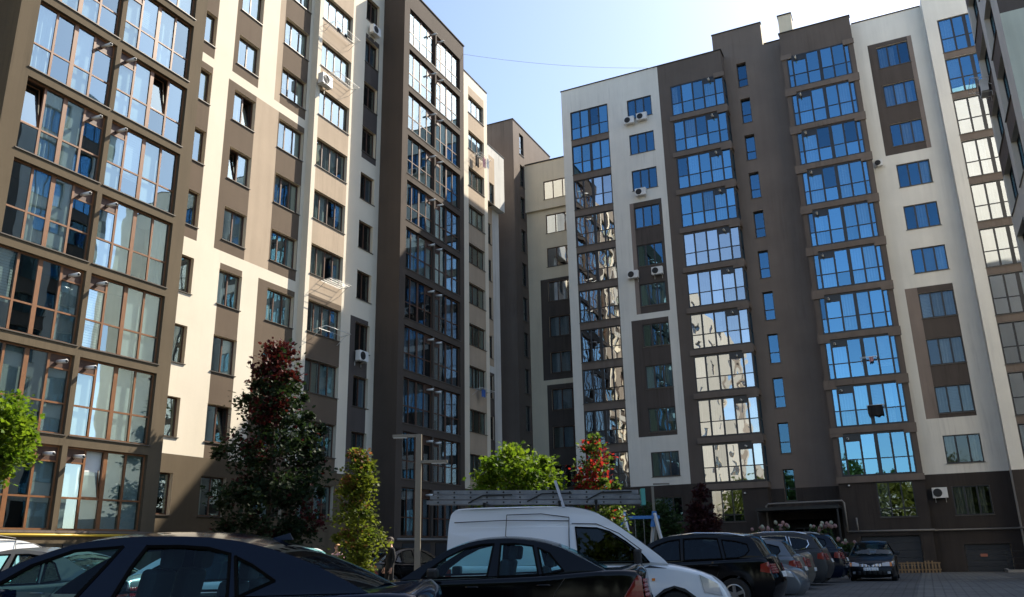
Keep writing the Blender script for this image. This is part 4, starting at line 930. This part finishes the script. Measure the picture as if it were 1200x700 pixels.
# sunlit white vehicles on the left behind the near sedan
MINI = scale_spec(VAN, 1.0, .90, paint='paint_white')
vx, vy = camw(19.0, 15)
make_car('delivery_van', 'white van at the left edge behind the navy sedan, only its roof showing', (vx-.6, vy, .06), R_(90), MINI, 'vehicles along the left building')
HAT = scale_spec(MPV, .93, .93, paint='paint_white', glass='car_glass')
hx, hy = camw(13.6, 235)
make_car('hatchback_car', 'white hatchback seen through the windows of the navy sedan', (hx, hy, .06), R_(202), HAT, 'vehicles along the left building')
hx, hy = camw(13.0, 20)
make_car('sedan_car', 'silver sedan seen through the front window of the navy sedan', (hx, hy, .06), R_(200), variant(SED2, paint='paint_silver'), 'vehicles along the left building')
hx, hy = camw(26.0, 345)
make_car('hatchback_car', 'white car roof in the sun beyond the navy sedan, left of slim tree', (hx, hy, .06), R_(110), scale_spec(MPV, 1, .96, paint='paint_white'), 'vehicles along the left building')
hx, hy = camw(29.0, 470)
make_car('sedan_car', 'dark car in the shade below the brown tower, behind lamp post', (hx, hy, .06), R_(75), variant(SED2, paint='paint_black', glass='car_glass_dark'), 'vehicles along the left building')
# ================================================================== trees
def leaf_material(name, trans=.45):
    m = bpy.data.materials.new(name); m.use_nodes = True; n = m.node_tree; n.nodes.clear()
    out = n.nodes.new('ShaderNodeOutputMaterial'); at = n.nodes.new('ShaderNodeVertexColor'); at.layer_name = 'Col'
    df = n.nodes.new('ShaderNodeBsdfPrincipled'); df.inputs['Roughness'].default_value = .55; df.inputs['Specular IOR Level'].default_value = .16
    tl = n.nodes.new('ShaderNodeBsdfTranslucent'); mx = n.nodes.new('ShaderNodeMixShader'); mx.inputs[0].default_value = trans
    br = n.nodes.new('ShaderNodeMix'); br.data_type = 'RGBA'; br.blend_type = 'MULTIPLY'; br.inputs['Factor'].default_value = 1; br.inputs[7].default_value = (1.7, 1.75, 1.1, 1)
    n.links.new(at.outputs[0], df.inputs['Base Color']); n.links.new(at.outputs[0], br.inputs[6]); n.links.new(br.outputs[2], tl.inputs['Color'])
    n.links.new(df.outputs[0], mx.inputs[1]); n.links.new(tl.outputs[0], mx.inputs[2]); n.links.new(mx.outputs[0], out.inputs[0]); M[name] = m
leaf_material('leaf'); leaf_material('leaf_deep', .25)
# folded five-lobed leaf, midrib along +x
LEAF = np.array([(0, 0, 0), (.28, .42, .10), (.52, .20, .05), (.62, .50, .13), (.72, .17, .04), (1.0, 0, 0), (.72, -.17, .04), (.62, -.50, .13), (.52, -.20, .05), (.28, -.42, .10)])
LEAF_F = [(0, 1, 2), (2, 3, 4), (0, 2, 4, 5), (0, 5, 6, 8), (6, 7, 8), (0, 8, 9)]
def leaves_mesh(name, pos, outw, size, cols, rs, mat):
    n = len(pos)
    up = np.tile(np.array([0, 0, 1.0]), (n, 1))
    d = outw*.9 + rs.normal(0, .55, (n, 3)); d[:, 2] -= .35; d /= np.linalg.norm(d, axis=1)[:, None]
    nrm = up*.8 + outw*.5 + rs.normal(0, .5, (n, 3)); s = np.cross(nrm, d); s /= np.linalg.norm(s, axis=1)[:, None]; t = np.cross(d, s)
    sz = size*rs.uniform(.65, 1.25, n)
    V = pos[:, None, :] + sz[:, None, None]*(LEAF[None, :, 0:1]*d[:, None, :] + LEAF[None, :, 1:2]*s[:, None, :] + LEAF[None, :, 2:3]*t[:, None, :])
    k = len(LEAF); V = V.reshape(-1, 3)
    base = np.arange(n)*k
    loops, starts, totals = [], [], []
    tot = np.array([len(f) for f in LEAF_F]); flat = np.concatenate([np.array(f) for f in LEAF_F])
    loops = (base[:, None] + flat[None, :]).ravel(); totals = np.tile(tot, n); starts = np.concatenate([[0], np.cumsum(totals)[:-1]])
    me = bpy.data.meshes.new(name); me.vertices.add(len(V)); me.vertices.foreach_set('co', V.ravel())
    me.loops.add(len(loops)); me.loops.foreach_set('vertex_index', loops.astype(np.int32))
    me.polygons.add(len(totals)); me.polygons.foreach_set('loop_start', starts.astype(np.int32)); me.polygons.foreach_set('loop_total', totals.astype(np.int32))
    me.update(calc_edges=True)
    ca = me.color_attributes.new('Col', 'FLOAT_COLOR', 'POINT'); c4 = np.ones((len(V), 4)); c4[:, :3] = np.repeat(cols, k, axis=0)
    ca.data.foreach_set('color', c4.ravel()); me.materials.append(M[mat]); return me
def tree(name, label, x, y, z0, z1, zt, prof, rad, nclump, per, size, colfn, seed, mat='leaf', spread=.26, trunk=.08, group=None, cat='tree', hollow=.45, rough=.08, sprigs=0):
    """crown from z0 to z1 above ground zt; prof(t)->relative radius at height t"""
    rs = np.random.RandomState(seed)
    root = empty(name, (x, y, zt), 0, label, cat, group)
    P = []; tries = 0
    while len(P) < nclump and tries < nclump*30:
        tries += 1; t = rs.rand(); r = prof(t)*rad
        if rs.rand() > (r/rad)**1.2 + .05: continue
        a = rs.rand()*2*math.pi; q = r*(hollow + (1-hollow)*rs.rand()**.6)*(1+rs.normal(0, rough))
        P.append((q*math.cos(a), q*math.sin(a), z0 + (z1-z0)*t + rs.normal(0, .08)))
    for i in range(sprigs):        # shoots that break the outline
        t = .25 + .75*rs.rand(); a = rs.rand()*2*math.pi; q = prof(t)*rad*rs.uniform(1.02, 1.22)
        P.append((q*math.cos(a), q*math.sin(a), z0 + (z1-z0)*t + rs.uniform(.0, .25)))
    ns = sprigs
    P = np.array(P); sp = spread*np.clip(rs.normal(1, .25, len(P)), .5, 1.5)
    if ns: sp[-ns:] *= .45
    pos = np.repeat(P, per, axis=0) + np.clip(rs.normal(0, 1, (len(P)*per, 3)), -1.7, 1.7)*np.repeat(sp, per)[:, None]*np.array([1, 1, .75])
    ax = np.zeros_like(pos); ax[:, 2] = np.clip(pos[:, 2]-.3, z0, z1)*.9; ow = pos-ax; ow /= np.linalg.norm(ow, axis=1)[:, None]+1e-6
    tt = np.clip((pos[:, 2]-z0)/(z1-z0), 0, 1); hue = np.repeat(rs.rand(len(P)), per)
    cols = colfn(tt, hue, rs); cols = np.clip(cols*rs.uniform(.75, 1.25, (len(cols), 1)), 0.002, 1)
    link('crown', leaves_mesh('crown', pos, ow, size, cols, rs, mat), root)
    b = MB(); h = z0 + (z1-z0)*.8
    b.tube([(0, 0, -.1), (.02, .01, z0*.5), (-.01, .02, z0), (.02, -.01, (z0+h)/2), (0, 0, h)], [trunk, trunk*.85, trunk*.7, trunk*.45, trunk*.12], 'bark', 8)
    b.build('trunk', root, smooth=True)
    b = MB()
    for i in rs.choice(len(P), min(len(P), 34), replace=False):
        p = P[i]; za = max(z0*.9, p[2]-.35-.5*math.hypot(p[0], p[1])); za = min(za, h*.95)
        b.tube([(0, 0, za), (p[0]*.5, p[1]*.5, (za+p[2])/2+.03), tuple(p)], [trunk*.30, trunk*.18, trunk*.05], 'bark', 5, False)
    o = b.build('branches', root, smooth=True); o['kind'] = 'stuff'
    return root
def lerp(a, b, t): return np.array(a)[None, :]*(1-t[:, None]) + np.array(b)[None, :]*t[:, None]
def col_maroon(t, h, rs):
    c = lerp((.014, .028, .012), (.022, .036, .013), h); red = ((h > .86) & (rs.rand(len(t)) < .7)) | (rs.rand(len(t)) < .03) | ((t > .84) & (rs.rand(len(t)) < .75)) | ((t > .62) & (h > .7) & (rs.rand(len(t)) < .6))
    c[red] = lerp((.035, .007, .009), (.075, .011, .012), rs.rand(len(t)))[red]; return c
def col_slim(t, h, rs):
    c = lerp((.060, .088, .014), (.12, .135, .018), h); red = (h > .84) & (rs.rand(len(t)) < .45) | ((t > .85) & (rs.rand(len(t)) < .4))
    c[red] = lerp((.12, .045, .025), (.15, .07, .03), h)[red]; return c
def col_lime(t, h, rs): return lerp((.060, .115, .010), (.12, .17, .014), h)
def col_redtop(t, h, rs):
    c = lerp((.050, .085, .018), (.085, .12, .02), h); red = (rs.rand(len(t)) < .10 + .45*(t > .55)) & (h > .35) & (t > .3)
    c[red] = lerp((.17, .012, .016), (.26, .022, .022), h)[red]; return c
def col_dkmaroon(t, h, rs): return lerp((.030, .010, .014), (.050, .018, .018), h)
def col_green(t, h, rs): return lerp((.022, .045, .016), (.040, .07, .02), h)
cone = lambda t: (1-t)**.75*(1-.35*max(0, .2-t)/.2) + .04
egg = lambda t: max(.06, (math.sin(math.pi*min(1, (t+.10)/1.12)**.72))**.8*(1-.25*t))
ball = lambda t: math.sqrt(max(.02, 1-(2*t-1)**2))
slim = lambda t: max(.10, min(1, 1.25*(1-t)**.6)*(1-.4*max(0, .12-t)/.12))
TX, TY = camw(31.2, 305)
tree('maple_tree', 'tall dark green maple with maroon leaf tips by the left building', TX, TY, 1.3, 9.2, .06, egg, 1.95, 105, 120, .175, col_maroon, 3, 'leaf_deep', .31, .13, 'young trees in the yard', hollow=.28, rough=.16, sprigs=26)
TX, TY = camw(24.0, 412)
tree('maple_tree', 'slim yellow green maple with reddish tips left of the lamp post', TX, TY, .75, 4.45, .06, slim, .54, 62, 70, .115, col_slim, 5, 'leaf', .16, .05, 'young trees in the yard', hollow=.2, rough=.16, sprigs=14)
TX, TY = camw(22.0, 602)
tree('globe_maple', 'bright lime green globe crowned tree behind the van roof', TX, TY, 2.1, 3.85, .06, ball, .98, 85, 80, .12, col_lime, 8, 'leaf', .17, .07, 'young trees in the yard', hollow=.5, rough=.12, sprigs=14)
TX, TY = camw(23.0, 697)
tree('maple_tree', 'green maple with bright red top leaves beyond the ladder end', TX, TY, 1.0, 4.4, .06, slim, .62, 70, 66, .115, col_redtop, 11, 'leaf', .17, .06, 'young trees in the yard', hollow=.25, rough=.15, sprigs=12)
TX, TY = camw(17.0, -46)
tree('globe_maple', 'lime green globe crowned tree cut by the left edge', TX, TY, 2.95, 4.75, .06, ball, .86, 85, 70, .115, col_lime, 13, 'leaf', .16, .06, 'young trees in the yard', hollow=.5, rough=.12, sprigs=10)
TX, TY = camw(38.0, 821)
tree('maple_tree', 'dark maroon cone shaped maple before the right building', TX, TY, .9, 4.2, ground_z(TY), cone, .98, 120, 40, .15, col_dkmaroon, 17, 'leaf_deep', .17, .06, 'young trees in the yard', hollow=.2)
TX, TY = camw(44.0, 766)
tree('globe_maple', 'dark green round tree behind the thin lamp post and swing', TX, TY, 1.6, 3.85, ground_z(TY), ball, 1.2, 90, 42, .17, col_green, 19, 'leaf_deep', .22, .06, 'young trees in the yard', hollow=.45)
# belt of trees behind the camera, mirrored in the ground floor glass and the cars
rs = np.random.RandomState(40); PP, OW, CC = [], [], []; tb = MB()
for i in range(11):
    bx = -22 + i*4.5 + (i % 3)*.8; by = -10 - (i*37 % 6); h = 9.4 + (i*53 % 5)*.5
    d = rs.normal(0, 1, (140, 3)); d /= np.linalg.norm(d, axis=1)[:, None]
    cl = d*np.array([2.7, 2.7, (h-1.6)/2])*(.55+.45*rs.rand(140, 1)**.6) + np.array([bx, by, (h+1.6)/2])
    p = np.repeat(cl, 26, axis=0) + np.clip(rs.normal(0, 1, (140*26, 3)), -1.8, 1.8)*.6
    o_ = p - np.array([bx, by, 4]); PP.append(p); OW.append(o_/np.linalg.norm(o_, axis=1)[:, None])
    CC.append(lerp((.05, .075, .02), (.10, .12, .03), np.repeat(rs.rand(140), 26))); tb.tube([(bx, by, 0), (bx, by, h*.7)], [.2, .05], 'bark', 7)
belt = link('tree_belt', leaves_mesh('tree_belt', np.concatenate(PP), np.concatenate(OW), .5, np.concatenate(CC), rs, 'leaf'))
tag(belt, 'belt of broad green trees behind the camera, mirrored in the ground floor glass', 'trees', kind='stuff')
tag(tb.build('tree_trunks', belt), kind='stuff')
# hydrangeas by the entrance
plain('petal', (.34, .20, .18), .8, var=.25, scale=5); plain('petal_pale', (.36, .37, .27), .8, var=.15, scale=5)
def hydrangea(x, y, label, seed, heads, rad, h):
    rs = np.random.RandomState(seed); zt = ground_z(y)
    root = empty('hydrangea_bush', (x, y, zt), 0, label, 'bush', 'hydrangeas by the entrance')
    n = 650; t = rs.rand(n); a = rs.rand(n)*2*math.pi; r = rad*np.sqrt(rs.rand(n))*(1-.4*t)
    pos = np.stack([r*np.cos(a), r*np.sin(a), .15+t*(h-.25)], 1); ow = pos/(np.linalg.norm(pos, axis=1)[:, None]+1e-6)
    link('crown', leaves_mesh('crown', pos, ow, .14, np.clip(col_green(t, rs.rand(n), rs), 0, 1), rs, 'leaf_deep'), root)
    b = MB()
    for i in range(7):
        a_ = i*.9; b.tube([(0, 0, 0), (rad*.5*math.cos(a_), rad*.5*math.sin(a_), h*.6), (rad*.7*math.cos(a_), rad*.7*math.sin(a_), h*.9)], [.015, .01, .005], 'bark', 5)
    b.build('stems', root)
    for i in range(heads):
        bm = bmesh.new(); bmesh.ops.create_icosphere(bm, subdivisions=3, radius=1)
        for v in bm.verts:
            k = 1 + .16*math.sin(9*v.co.x+i)*math.sin(8*v.co.y)*math.sin(9*v.co.z+2*i) + rs.normal(0, .05); v.co *= k; v.co.z *= 1.25
        me = bpy.data.meshes.new('flower_head'); bm.to_mesh(me); bm.free(); me.materials.append(M['petal' if rs.rand() < .75 else 'petal_pale'])
        a_ = rs.rand()*6.28; q = rad*.85*rs.rand()
        o = link('flower_head', me, root, (q*math.cos(a_), q*math.sin(a_)*.6, h + rs.uniform(-.22, .14)), (rs.uniform(-.4, .4), rs.uniform(-.4, .4), 0)); s_ = rs.uniform(.06, .09); o.scale = (s_, s_, s_)
hx, hy = camw(38.0, 890); hydrangea(hx, hy, 'pink hydrangea bush above the black hatchback roof, left of entrance', 1, 14, .75, 2.2)
hx, hy = camw(38.0, 912); hydrangea(hx, hy, 'hydrangea bush with pink heads in front of the entrance canopy', 2, 11, .6, 2.35)
hx, hy = camw(37.0, 958); hydrangea(hx, hy, 'tall hydrangea bush with cream pink heads beside the navy suv', 3, 15, .8, 2.25)
hx, hy = camw(35.5, 984); hydrangea(hx, hy, 'low green hydrangea bush left of the oncoming dark car', 4, 6, .6, 1.5)

# ================================================================== street furniture
def lamp_post(x, y, h, label, arms, w=.13):
    z = ground_z(y); root = empty('lamp_post', (x, y, z), YAW, label, 'lamp post', 'slim lamp posts in the yard')
    b = MB(); b.box(-w/2, w/2, -w/2, w/2, -.05, h, 'steel_post'); b.build('pole', root)
    for (zz, l) in arms:
        b = MB(); s = 1 if l > 0 else -1
        b.box(min(s*w*.45, l), max(s*w*.45, l), -.05, .05, zz-.07, zz, 'steel_post'); a_ = b.build('arm', root)
        b = MB(); b.box(min(l*.45, l*.97), max(l*.45, l*.97), -.04, .04, zz-.085, zz-.071, 'plastic_white'); b.build('lamp_panel', a_)
    b = MB(); b.box(-.16, .16, -.16, .16, 0, .03, 'steel_post'); b.build('base_plate', root)
    return root
lx, ly = camw(20.0, 483); lamp_post(lx, ly, 4.15, 'tan square lamp post with two arms in the sun, left of the van', [(4.15, -.66), (3.50, .72)], .14)
lx, ly = camw(40.0, 763); lamp_post(lx, ly, 4.35, 'thin dark lamp post with one arm before the right building', [(4.5, .85)], .12)
# swing frame
sx, sy = camw(38.0, 745); sw = empty('swing_frame', (sx, sy, ground_z(sy)), YAW, 'white legged swing frame with blue top bar', 'swing')
for x in (-.72, .72):
    for y in (-.75, .75):
        b = MB(); b.bar((x + (.48 if y < 0 else -.34), y, 0), (x, 0, 2.95), .12, .12, 'metal_white'); b.build('leg', sw)
b = MB(); b.bar((-.95, 0, 2.78), (.95, 0, 2.78), .12, .14, 'blue_paint'); b.build('top_bar', sw)
for x in (-.72, .72):
    b = MB(); b.poly([(x-.22, -.01, 2.35), (x+.22, -.01, 2.35), (x+.10, -.01, 3.05), (x-.10, -.01, 3.05)], 'blue_paint'); b.poly([(x-.22, .03, 2.35), (x-.10, .03, 3.05), (x+.10, .03, 3.05), (x+.22, .03, 2.35)], 'blue_paint')
    b.box(x-.12, x+.12, -.008, .028, 2.4, 2.95, 'blue_paint'); b.build('gusset', sw)
b = MB(); b.bar((-.22, 0, .55), (.22, 0, .55), .22, .03, 'blue_paint'); b.build('seat', sw)
for x in (-.2, .2):
    b = MB(); b.tube([(x, 0, .56), (x, 0, 2.72)], .012, 'metal_grey', 5); b.build('chain', sw)
# low rail behind the playground
rx, ry = camw(46, 730); rl = empty('low_railing', (rx, ry, ground_z(ry)), 0, 'low pale railing behind the swing frame', 'railing')
b = MB(); b.bar((-1.5, 0, .95), (6.5, 0, .95), .05, .05, 'metal_white'); b.build('top_rail', rl)
for i in range(9):
    b = MB(); b.bar((-1.5+i, 0, 0), (-1.5+i, 0, .93), .04, .04, 'metal_white'); b.build('post', rl)
# picket fence of pallet slats in front of the garage
px0, py0 = -1.72, 54.6; fz = ground_z(py0)
pf = empty('picket_fence', (px0, py0, fz), 0, 'low wooden pallet fence beside the oncoming dark car', 'fence')
for i in range(13):
    b = MB(); hh = .60 + rnd.uniform(-.04, .06); b.box(-.045, .045, -.015, .015, 0, hh, 'wood'); b.build('picket', pf, (.06+i*.178, rnd.uniform(-.01, .01), 0), (0, rnd.uniform(-.06, .06), 0))
for z in (.14, .50):
    b = MB(); b.box(0, 2.28, .016, .05, z, z+.07, 'wood'); b.build('cross_rail', pf)
# kerbed planter and rail at the right
kx, ky = 3.75, 53.8; kz = ground_z(ky)
kb = MB(); kb.box(0, 14, 0, .16, -.1, .14, 'kerb_stone'); kb.box(0, .16, .16, 2.6, -.1, .14, 'kerb_stone'); kb.box(.16, 14, .16, 2.6, -.1, .09, 'soil')
tag(kb.build('kerb', None, (kx, ky, kz)), kind='structure')
rl = empty('handrail', (3.85, 54.4, kz+.09), 0, 'thin dark handrail beside the right garage door', 'railing')
for i in range(4):
    b = MB(); b.tube([(i*1.1, 0, 0), (i*1.1, 0, 1.0)], .02, 'metal_black', 6); b.build('post', rl)
for z in (.35, .68, 1.0):
    b = MB(); b.tube([(0, 0, z), (3.3, 0, z)], .018, 'metal_black', 6); b.build('bar', rl)
# strip of gravelly planting in front of the right building
gb = MB()
for i in range(24):
    x = -21 + i*.52; gb.box(x, x+.5, 53.6, 53.75, -.35, -.17, 'kerb_stone')
tag(gb.build('planting_kerb'), kind='structure')
# ================================================================== air conditioners, racks
def ac_unit(p, deg, label, w=.80, h=.56, dp=.30):
    root = empty('air_conditioner', p, R_(deg), label, 'air conditioner', 'outdoor air conditioning units on the walls')
    link('casing', bevelled('casing', (w, dp, h), .02, 'plastic_white'), root, (0, -.12-dp/2, 0))
    b = MB(); cx, cz, r = -.12, h/2, h*.40
    for k in range(5):
        rr = r*(k+1)/5; pts = [(cx+rr*math.cos(a*math.pi/12), -.12-dp-.012, cz+rr*math.sin(a*math.pi/12)) for a in range(25)]
        b.tube(pts, .006, 'grille', 4, False)
    b.tube([(cx, -.12-dp-.004, cz), (cx, -.12-dp+.01, cz)], r, 'grille', 20); b.build('fan_grille', root)
    b = MB()
    for x in (-.28, .28):
        b.bar((x, 0, -.02), (x, -.12-dp, -.02), .035, .03, 'metal_white'); b.bar((x, -.01, -.02), (x, -.01, -.25), .03, .02, 'metal_white')
    b.build('bracket', root)
    return root
def onR(x, z, y=YB): return (x, y, z)
ac_unit((-15.85, YB, 32.42), 0, 'left of two air conditioners under the topmost white wall window')
ac_unit((-14.85, YB, 32.50), 0, 'right of two air conditioners under the topmost white wall window')
ac_unit((-15.35, YB, 26.35), 0, 'lone air conditioner under the third window of the white wall')
ac_unit((-16.35, YB, 20.05), 0, 'air conditioner left of the dark panel, on the white wall')
ac_unit((-14.55, YB, 20.05), 0, 'air conditioner under the window inside the dark panel')
ac_unit((1.15, YW, 3.85), 0, 'air conditioner on the dark base beside the right ground window', .82, .6)
ac_unit((0.85, YW, 25.55), 0, 'small unit with upright rod beside the right bay', .35, .45, .22)
ac_unit((XL, 36.35, 32.0), 90, 'air conditioner high up in the shaded strip beside the tower')
ac_unit((XL, 36.1, 11.35), 90, 'air conditioner in the dark panel beside the tower base')
ac_unit((XF, 31.35, 25.6), 90, 'air conditioner hung beside the drying rack on the cream strip', .85, .62, .34)
ac_unit((5.6, 39.4, 20.75), -90, 'air conditioner with rack on the block at right edge', .8, .6)
def drying_rack(p, deg, l, out, label, clothes=None, drop=.0, mat='metal_white', lines=5):
    root = empty('drying_rack', p, R_(deg), label, 'drying rack', 'drying racks on the walls')
    b = MB(); r = .016
    b.tube([(0, 0, 0), (0, -out, drop), (l, -out, drop), (l, 0, 0)], r, mat, 6); b.build('frame', root, smooth=True)
    for i in range(lines):
        y = -out*(i+.6)/(lines+.4); b = MB(); b.tube([(0, y, drop*(-y/out)), (l, y, drop*(-y/out))], .009, mat, 5); b.build('line', root)
    for x in (.02, l-.02):
        b = MB(); b.tube([(x, -.01, -.4), (x, -out*.7, drop*.7-.01)], .012, mat, 5); b.build('strut', root)
    for (x, w, h, m_, y) in clothes or []:
        b = MB(); k = 6
        pts = [(x + w*i/k, -out*y + .03*math.sin(i*1.7)) for i in range(k+1)]
        for i in range(k):
            j = .06*math.sin(i*2.1); b.poly([(*pts[i], drop*y-h-j), (*pts[i+1], drop*y-h-.06*math.sin((i+1)*2.1)), (*pts[i+1], drop*y+.012), (*pts[i], drop*y+.012)], m_)
        o = b.build('hung_cloth', root); sm = o.modifiers.new('thick', 'SOLIDIFY'); sm.thickness = .012
    return root
drying_rack((XF, 31.8, 26.75), 90, 2.0, .75, 'white rail balcony rack beside the air conditioner, cream strip', None, -.1)
drying_rack((XF, 31.4, 29.6), 90, 2.2, .8, 'thin drying rack highest on the cream strip', [(.5, .3, .25, 'cloth_black', .6), (1.2, .2, .2, 'cloth_black', .6)], 0)
drying_rack((XF, 32.0, 14.75), 90, 1.7, .8, 'ladder like drying rack folded out above a beige panel', None, .05, 'metal_grey', 4)
drying_rack((XF, 31.7, 12.1), 90, 2.0, .85, 'white drying rack frame at the edge of the big shadow', None, .1, 'metal_white', 1)
drying_rack((XL, 49.3, 29.75), 90, 1.7, .8, 'drying rack with pink and black washing beyond the tower', [(.2, .5, .9, 'cloth_black', .3), (.8, .4, .8, 'cloth_pink', .7), (1.25, .35, .7, 'cloth_white', .8)], 0)
drying_rack((XL, 49.2, 12.0), 90, 1.8, .8, 'drying rack with blue cloth low beyond the tower', [(.5, .5, .5, 'cloth_blue', .6)], 0, 'metal_white', 3)
drying_rack((-2.05, YB-.05, 12.45), 0, .95, .45, 'small white rack with a pink cloth on the right bay', [(.5, .22, .28, 'cloth_pink', .8)], 0, 'metal_white', 2)
drying_rack((-2.1, YB-.05, 9.45), 0, 1.0, .45, 'small rack with a black cloth on the lower right bay', [(.05, .85, .62, 'cloth_black', .8)], 0, 'metal_white', 2)
drying_rack((5.6, 40.3, 21.3), -90, 1.5, .8, 'wire rack beside the air conditioner at the right edge', None, .1, 'metal_white', 4)
# cable across the sky
b = MB(); A_, B_ = Vector((XB, 45.2, 35.45)), Vector((-13.6, YB, 36.8))
b.tube([tuple(A_.lerp(B_, i/16) - Vector((0, 0, .35*(1-(2*i/16-1)**2)))) for i in range(17)], .012, 'metal_grey', 5)
tag(b.build('overhead_cable'), 'thin cable sagging across the sky between the two roofs', 'cable')

# ================================================================== people
def person(x, y, rz, h, label, cols, pose):
    """one skinned body; materials by body zone"""
    s = h/1.75
    J = {'pel': (0, 0, .95), 'spi': (0, 0, 1.15), 'che': (0, 0, 1.36), 'nek': (0, .01, 1.50), 'hed': (0, .02, 1.62), 'top': (0, .02, 1.72)}
    for sd_, k in (('l', 1), ('r', -1)):
        J.update({'hip'+sd_: (.09*k, 0, .90), 'kne'+sd_: (.10*k, .03+pose[0]*k, .50), 'ank'+sd_: (.11*k, -.02+pose[0]*k*.6, .08), 'toe'+sd_: (.12*k, .14+pose[0]*k*.6, .04),
                  'sho'+sd_: (.18*k, 0, 1.40), 'elb'+sd_: (.24*k, -.03+pose[1]*.3, 1.13), 'wri'+sd_: (.24*k, .05+pose[1], .90+pose[1]*.6), 'han'+sd_: (.24*k, .08+pose[1], .80+pose[1]*.7)})
    rad = dict(pel=.135, spi=.12, che=.145, nek=.055, hed=.095, top=.07, hip=.095, kne=.06, ank=.042, toe=.035, sho=.065, elb=.045, wri=.033, han=.038)
    E_ = [('pel', 'spi'), ('spi', 'che'), ('che', 'nek'), ('nek', 'hed'), ('hed', 'top')]
    for d in 'lr': E_ += [('pel', 'hip'+d), ('hip'+d, 'kne'+d), ('kne'+d, 'ank'+d), ('ank'+d, 'toe'+d), ('che', 'sho'+d), ('sho'+d, 'elb'+d), ('elb'+d, 'wri'+d), ('wri'+d, 'han'+d)]
    names = list(J); idx = {n_: i for i, n_ in enumerate(names)}
    V = [tuple(c*s for c in J[n_]) for n_ in names]; Ed = [(idx[a], idx[b_]) for a, b_ in E_]
    for d, k in (('l', 1), ('r', -1)):
        hp = J['han'+d]
        for i in range(5):
            V.append(((hp[0]-.005*k)*s, (hp[1]-.03+.018*i)*s, (hp[2]-.03)*s)); V.append(((hp[0]-.02*k)*s, (hp[1]-.03+.02*i + (.03 if i == 4 else 0))*s, (hp[2]-.10+(.04 if i == 4 else 0))*s))
            Ed += [(idx['han'+d], len(V)-2), (len(V)-2, len(V)-1)]
    me = bpy.data.meshes.new('person_cage'); me.from_pydata(V, Ed, []); tmp = bpy.data.objects.new('person_cage', me); C.objects.link(tmp)
    sk = tmp.modifiers.new('skin', 'SKIN'); tmp.modifiers.new('sub', 'SUBSURF').levels = 1
    if not me.skin_vertices: bpy.context.view_layer.objects.active = tmp
    sv = me.skin_vertices[0].data if me.skin_vertices else None
    if sv:
        for i in range(len(V)):
            r = rad.get(names[i].rstrip('lr') if names[i][:-1] in rad else names[i], .06) if i < len(names) else .009
            if i < len(names):
                nm = names[i]; r = rad[nm] if nm in rad else rad[nm[:-1]]
            sv[i].radius = (r*s, r*s)
        sv[0].use_root = True
    dg = bpy.context.evaluated_depsgraph_get(); dg.update(); ev = tmp.evaluated_get(dg); m2 = bpy.data.meshes.new_from_object(ev)
    bpy.data.objects.remove(tmp); bpy.data.meshes.remove(me)
    m2.name = 'body'; m2.materials.clear()
    for c in ('skin', cols[0], cols[1], 'rubber'): m2.materials.append(M[c])
    for p in m2.polygons:
        c = p.center/s; p.use_smooth = True
        if c.z > 1.47: p.material_index = 0
        elif c.z < .10: p.material_index = 3
        elif abs(c.x) > .19 and c.z < (1.12 if cols[3] else .88): p.material_index = 0
        elif c.z < .93 and abs(c.x) < .20: p.material_index = 2
        else: p.material_index = 1
    root = empty('person', (x, y, ground_z(y)), rz, label, 'person')
    link('body', m2, root)
    hr = bmesh.new(); bmesh.ops.create_uvsphere(hr, u_segments=14, v_segments=10, radius=1)
    bmesh.ops.delete(hr, geom=[v for v in hr.verts if v.co.z < -.55 or (v.co.y > .45 and v.co.z < .35)], context='VERTS')
    hm = bpy.data.meshes.new('hair'); hr.to_mesh(hm); hr.free(); hm.materials.append(M[cols[2]])
    o = link('hair', hm, root, (0, .005*s, 1.66*s)); o.scale = (.105*s, .115*s, .115*s)
    b = MB(); b.tube([(0, .10*s, 1.655*s), (0, .135*s, 1.625*s), (0, .10*s, 1.615*s)], [.008*s, .016*s, .008*s], 'skin', 6); b.build('nose', root, smooth=True)
    for k in (-1, 1):
        b = MB(); b.tube([(.036*k*s, .098*s, 1.665*s), (.036*k*s, .108*s, 1.665*s)], .012*s, 'hair_dark', 8); b.build('eye', root)
        b = MB(); b.tube([(.095*k*s, .02*s, 1.62*s), (.108*k*s, .012*s, 1.65*s), (.098*k*s, .02*s, 1.675*s)], [.01*s, .018*s, .01*s], 'skin', 6); b.build('ear', root, smooth=True)
    b = MB(); b.tube([(-.025*s, .105*s, 1.585*s), (0, .112*s, 1.582*s), (.025*s, .105*s, 1.585*s)], .006*s, 'lamp_red', 5); b.build('mouth', root)
    return root
px_, py_ = camw(25.0, 451); person(px_, py_, R_(150), 1.76, 'person in black clothes standing right of the slim yellow green tree', ('cloth_black', 'cloth_black', 'hair_dark', False), (.04, .02))
px_, py_ = camw(26.0, 389); person(px_, py_, R_(200), 1.60, 'blond person in a pale pink top left of the slim tree', ('cloth_pink', 'cloth_blue', 'hair_blond', True), (.05, .05))
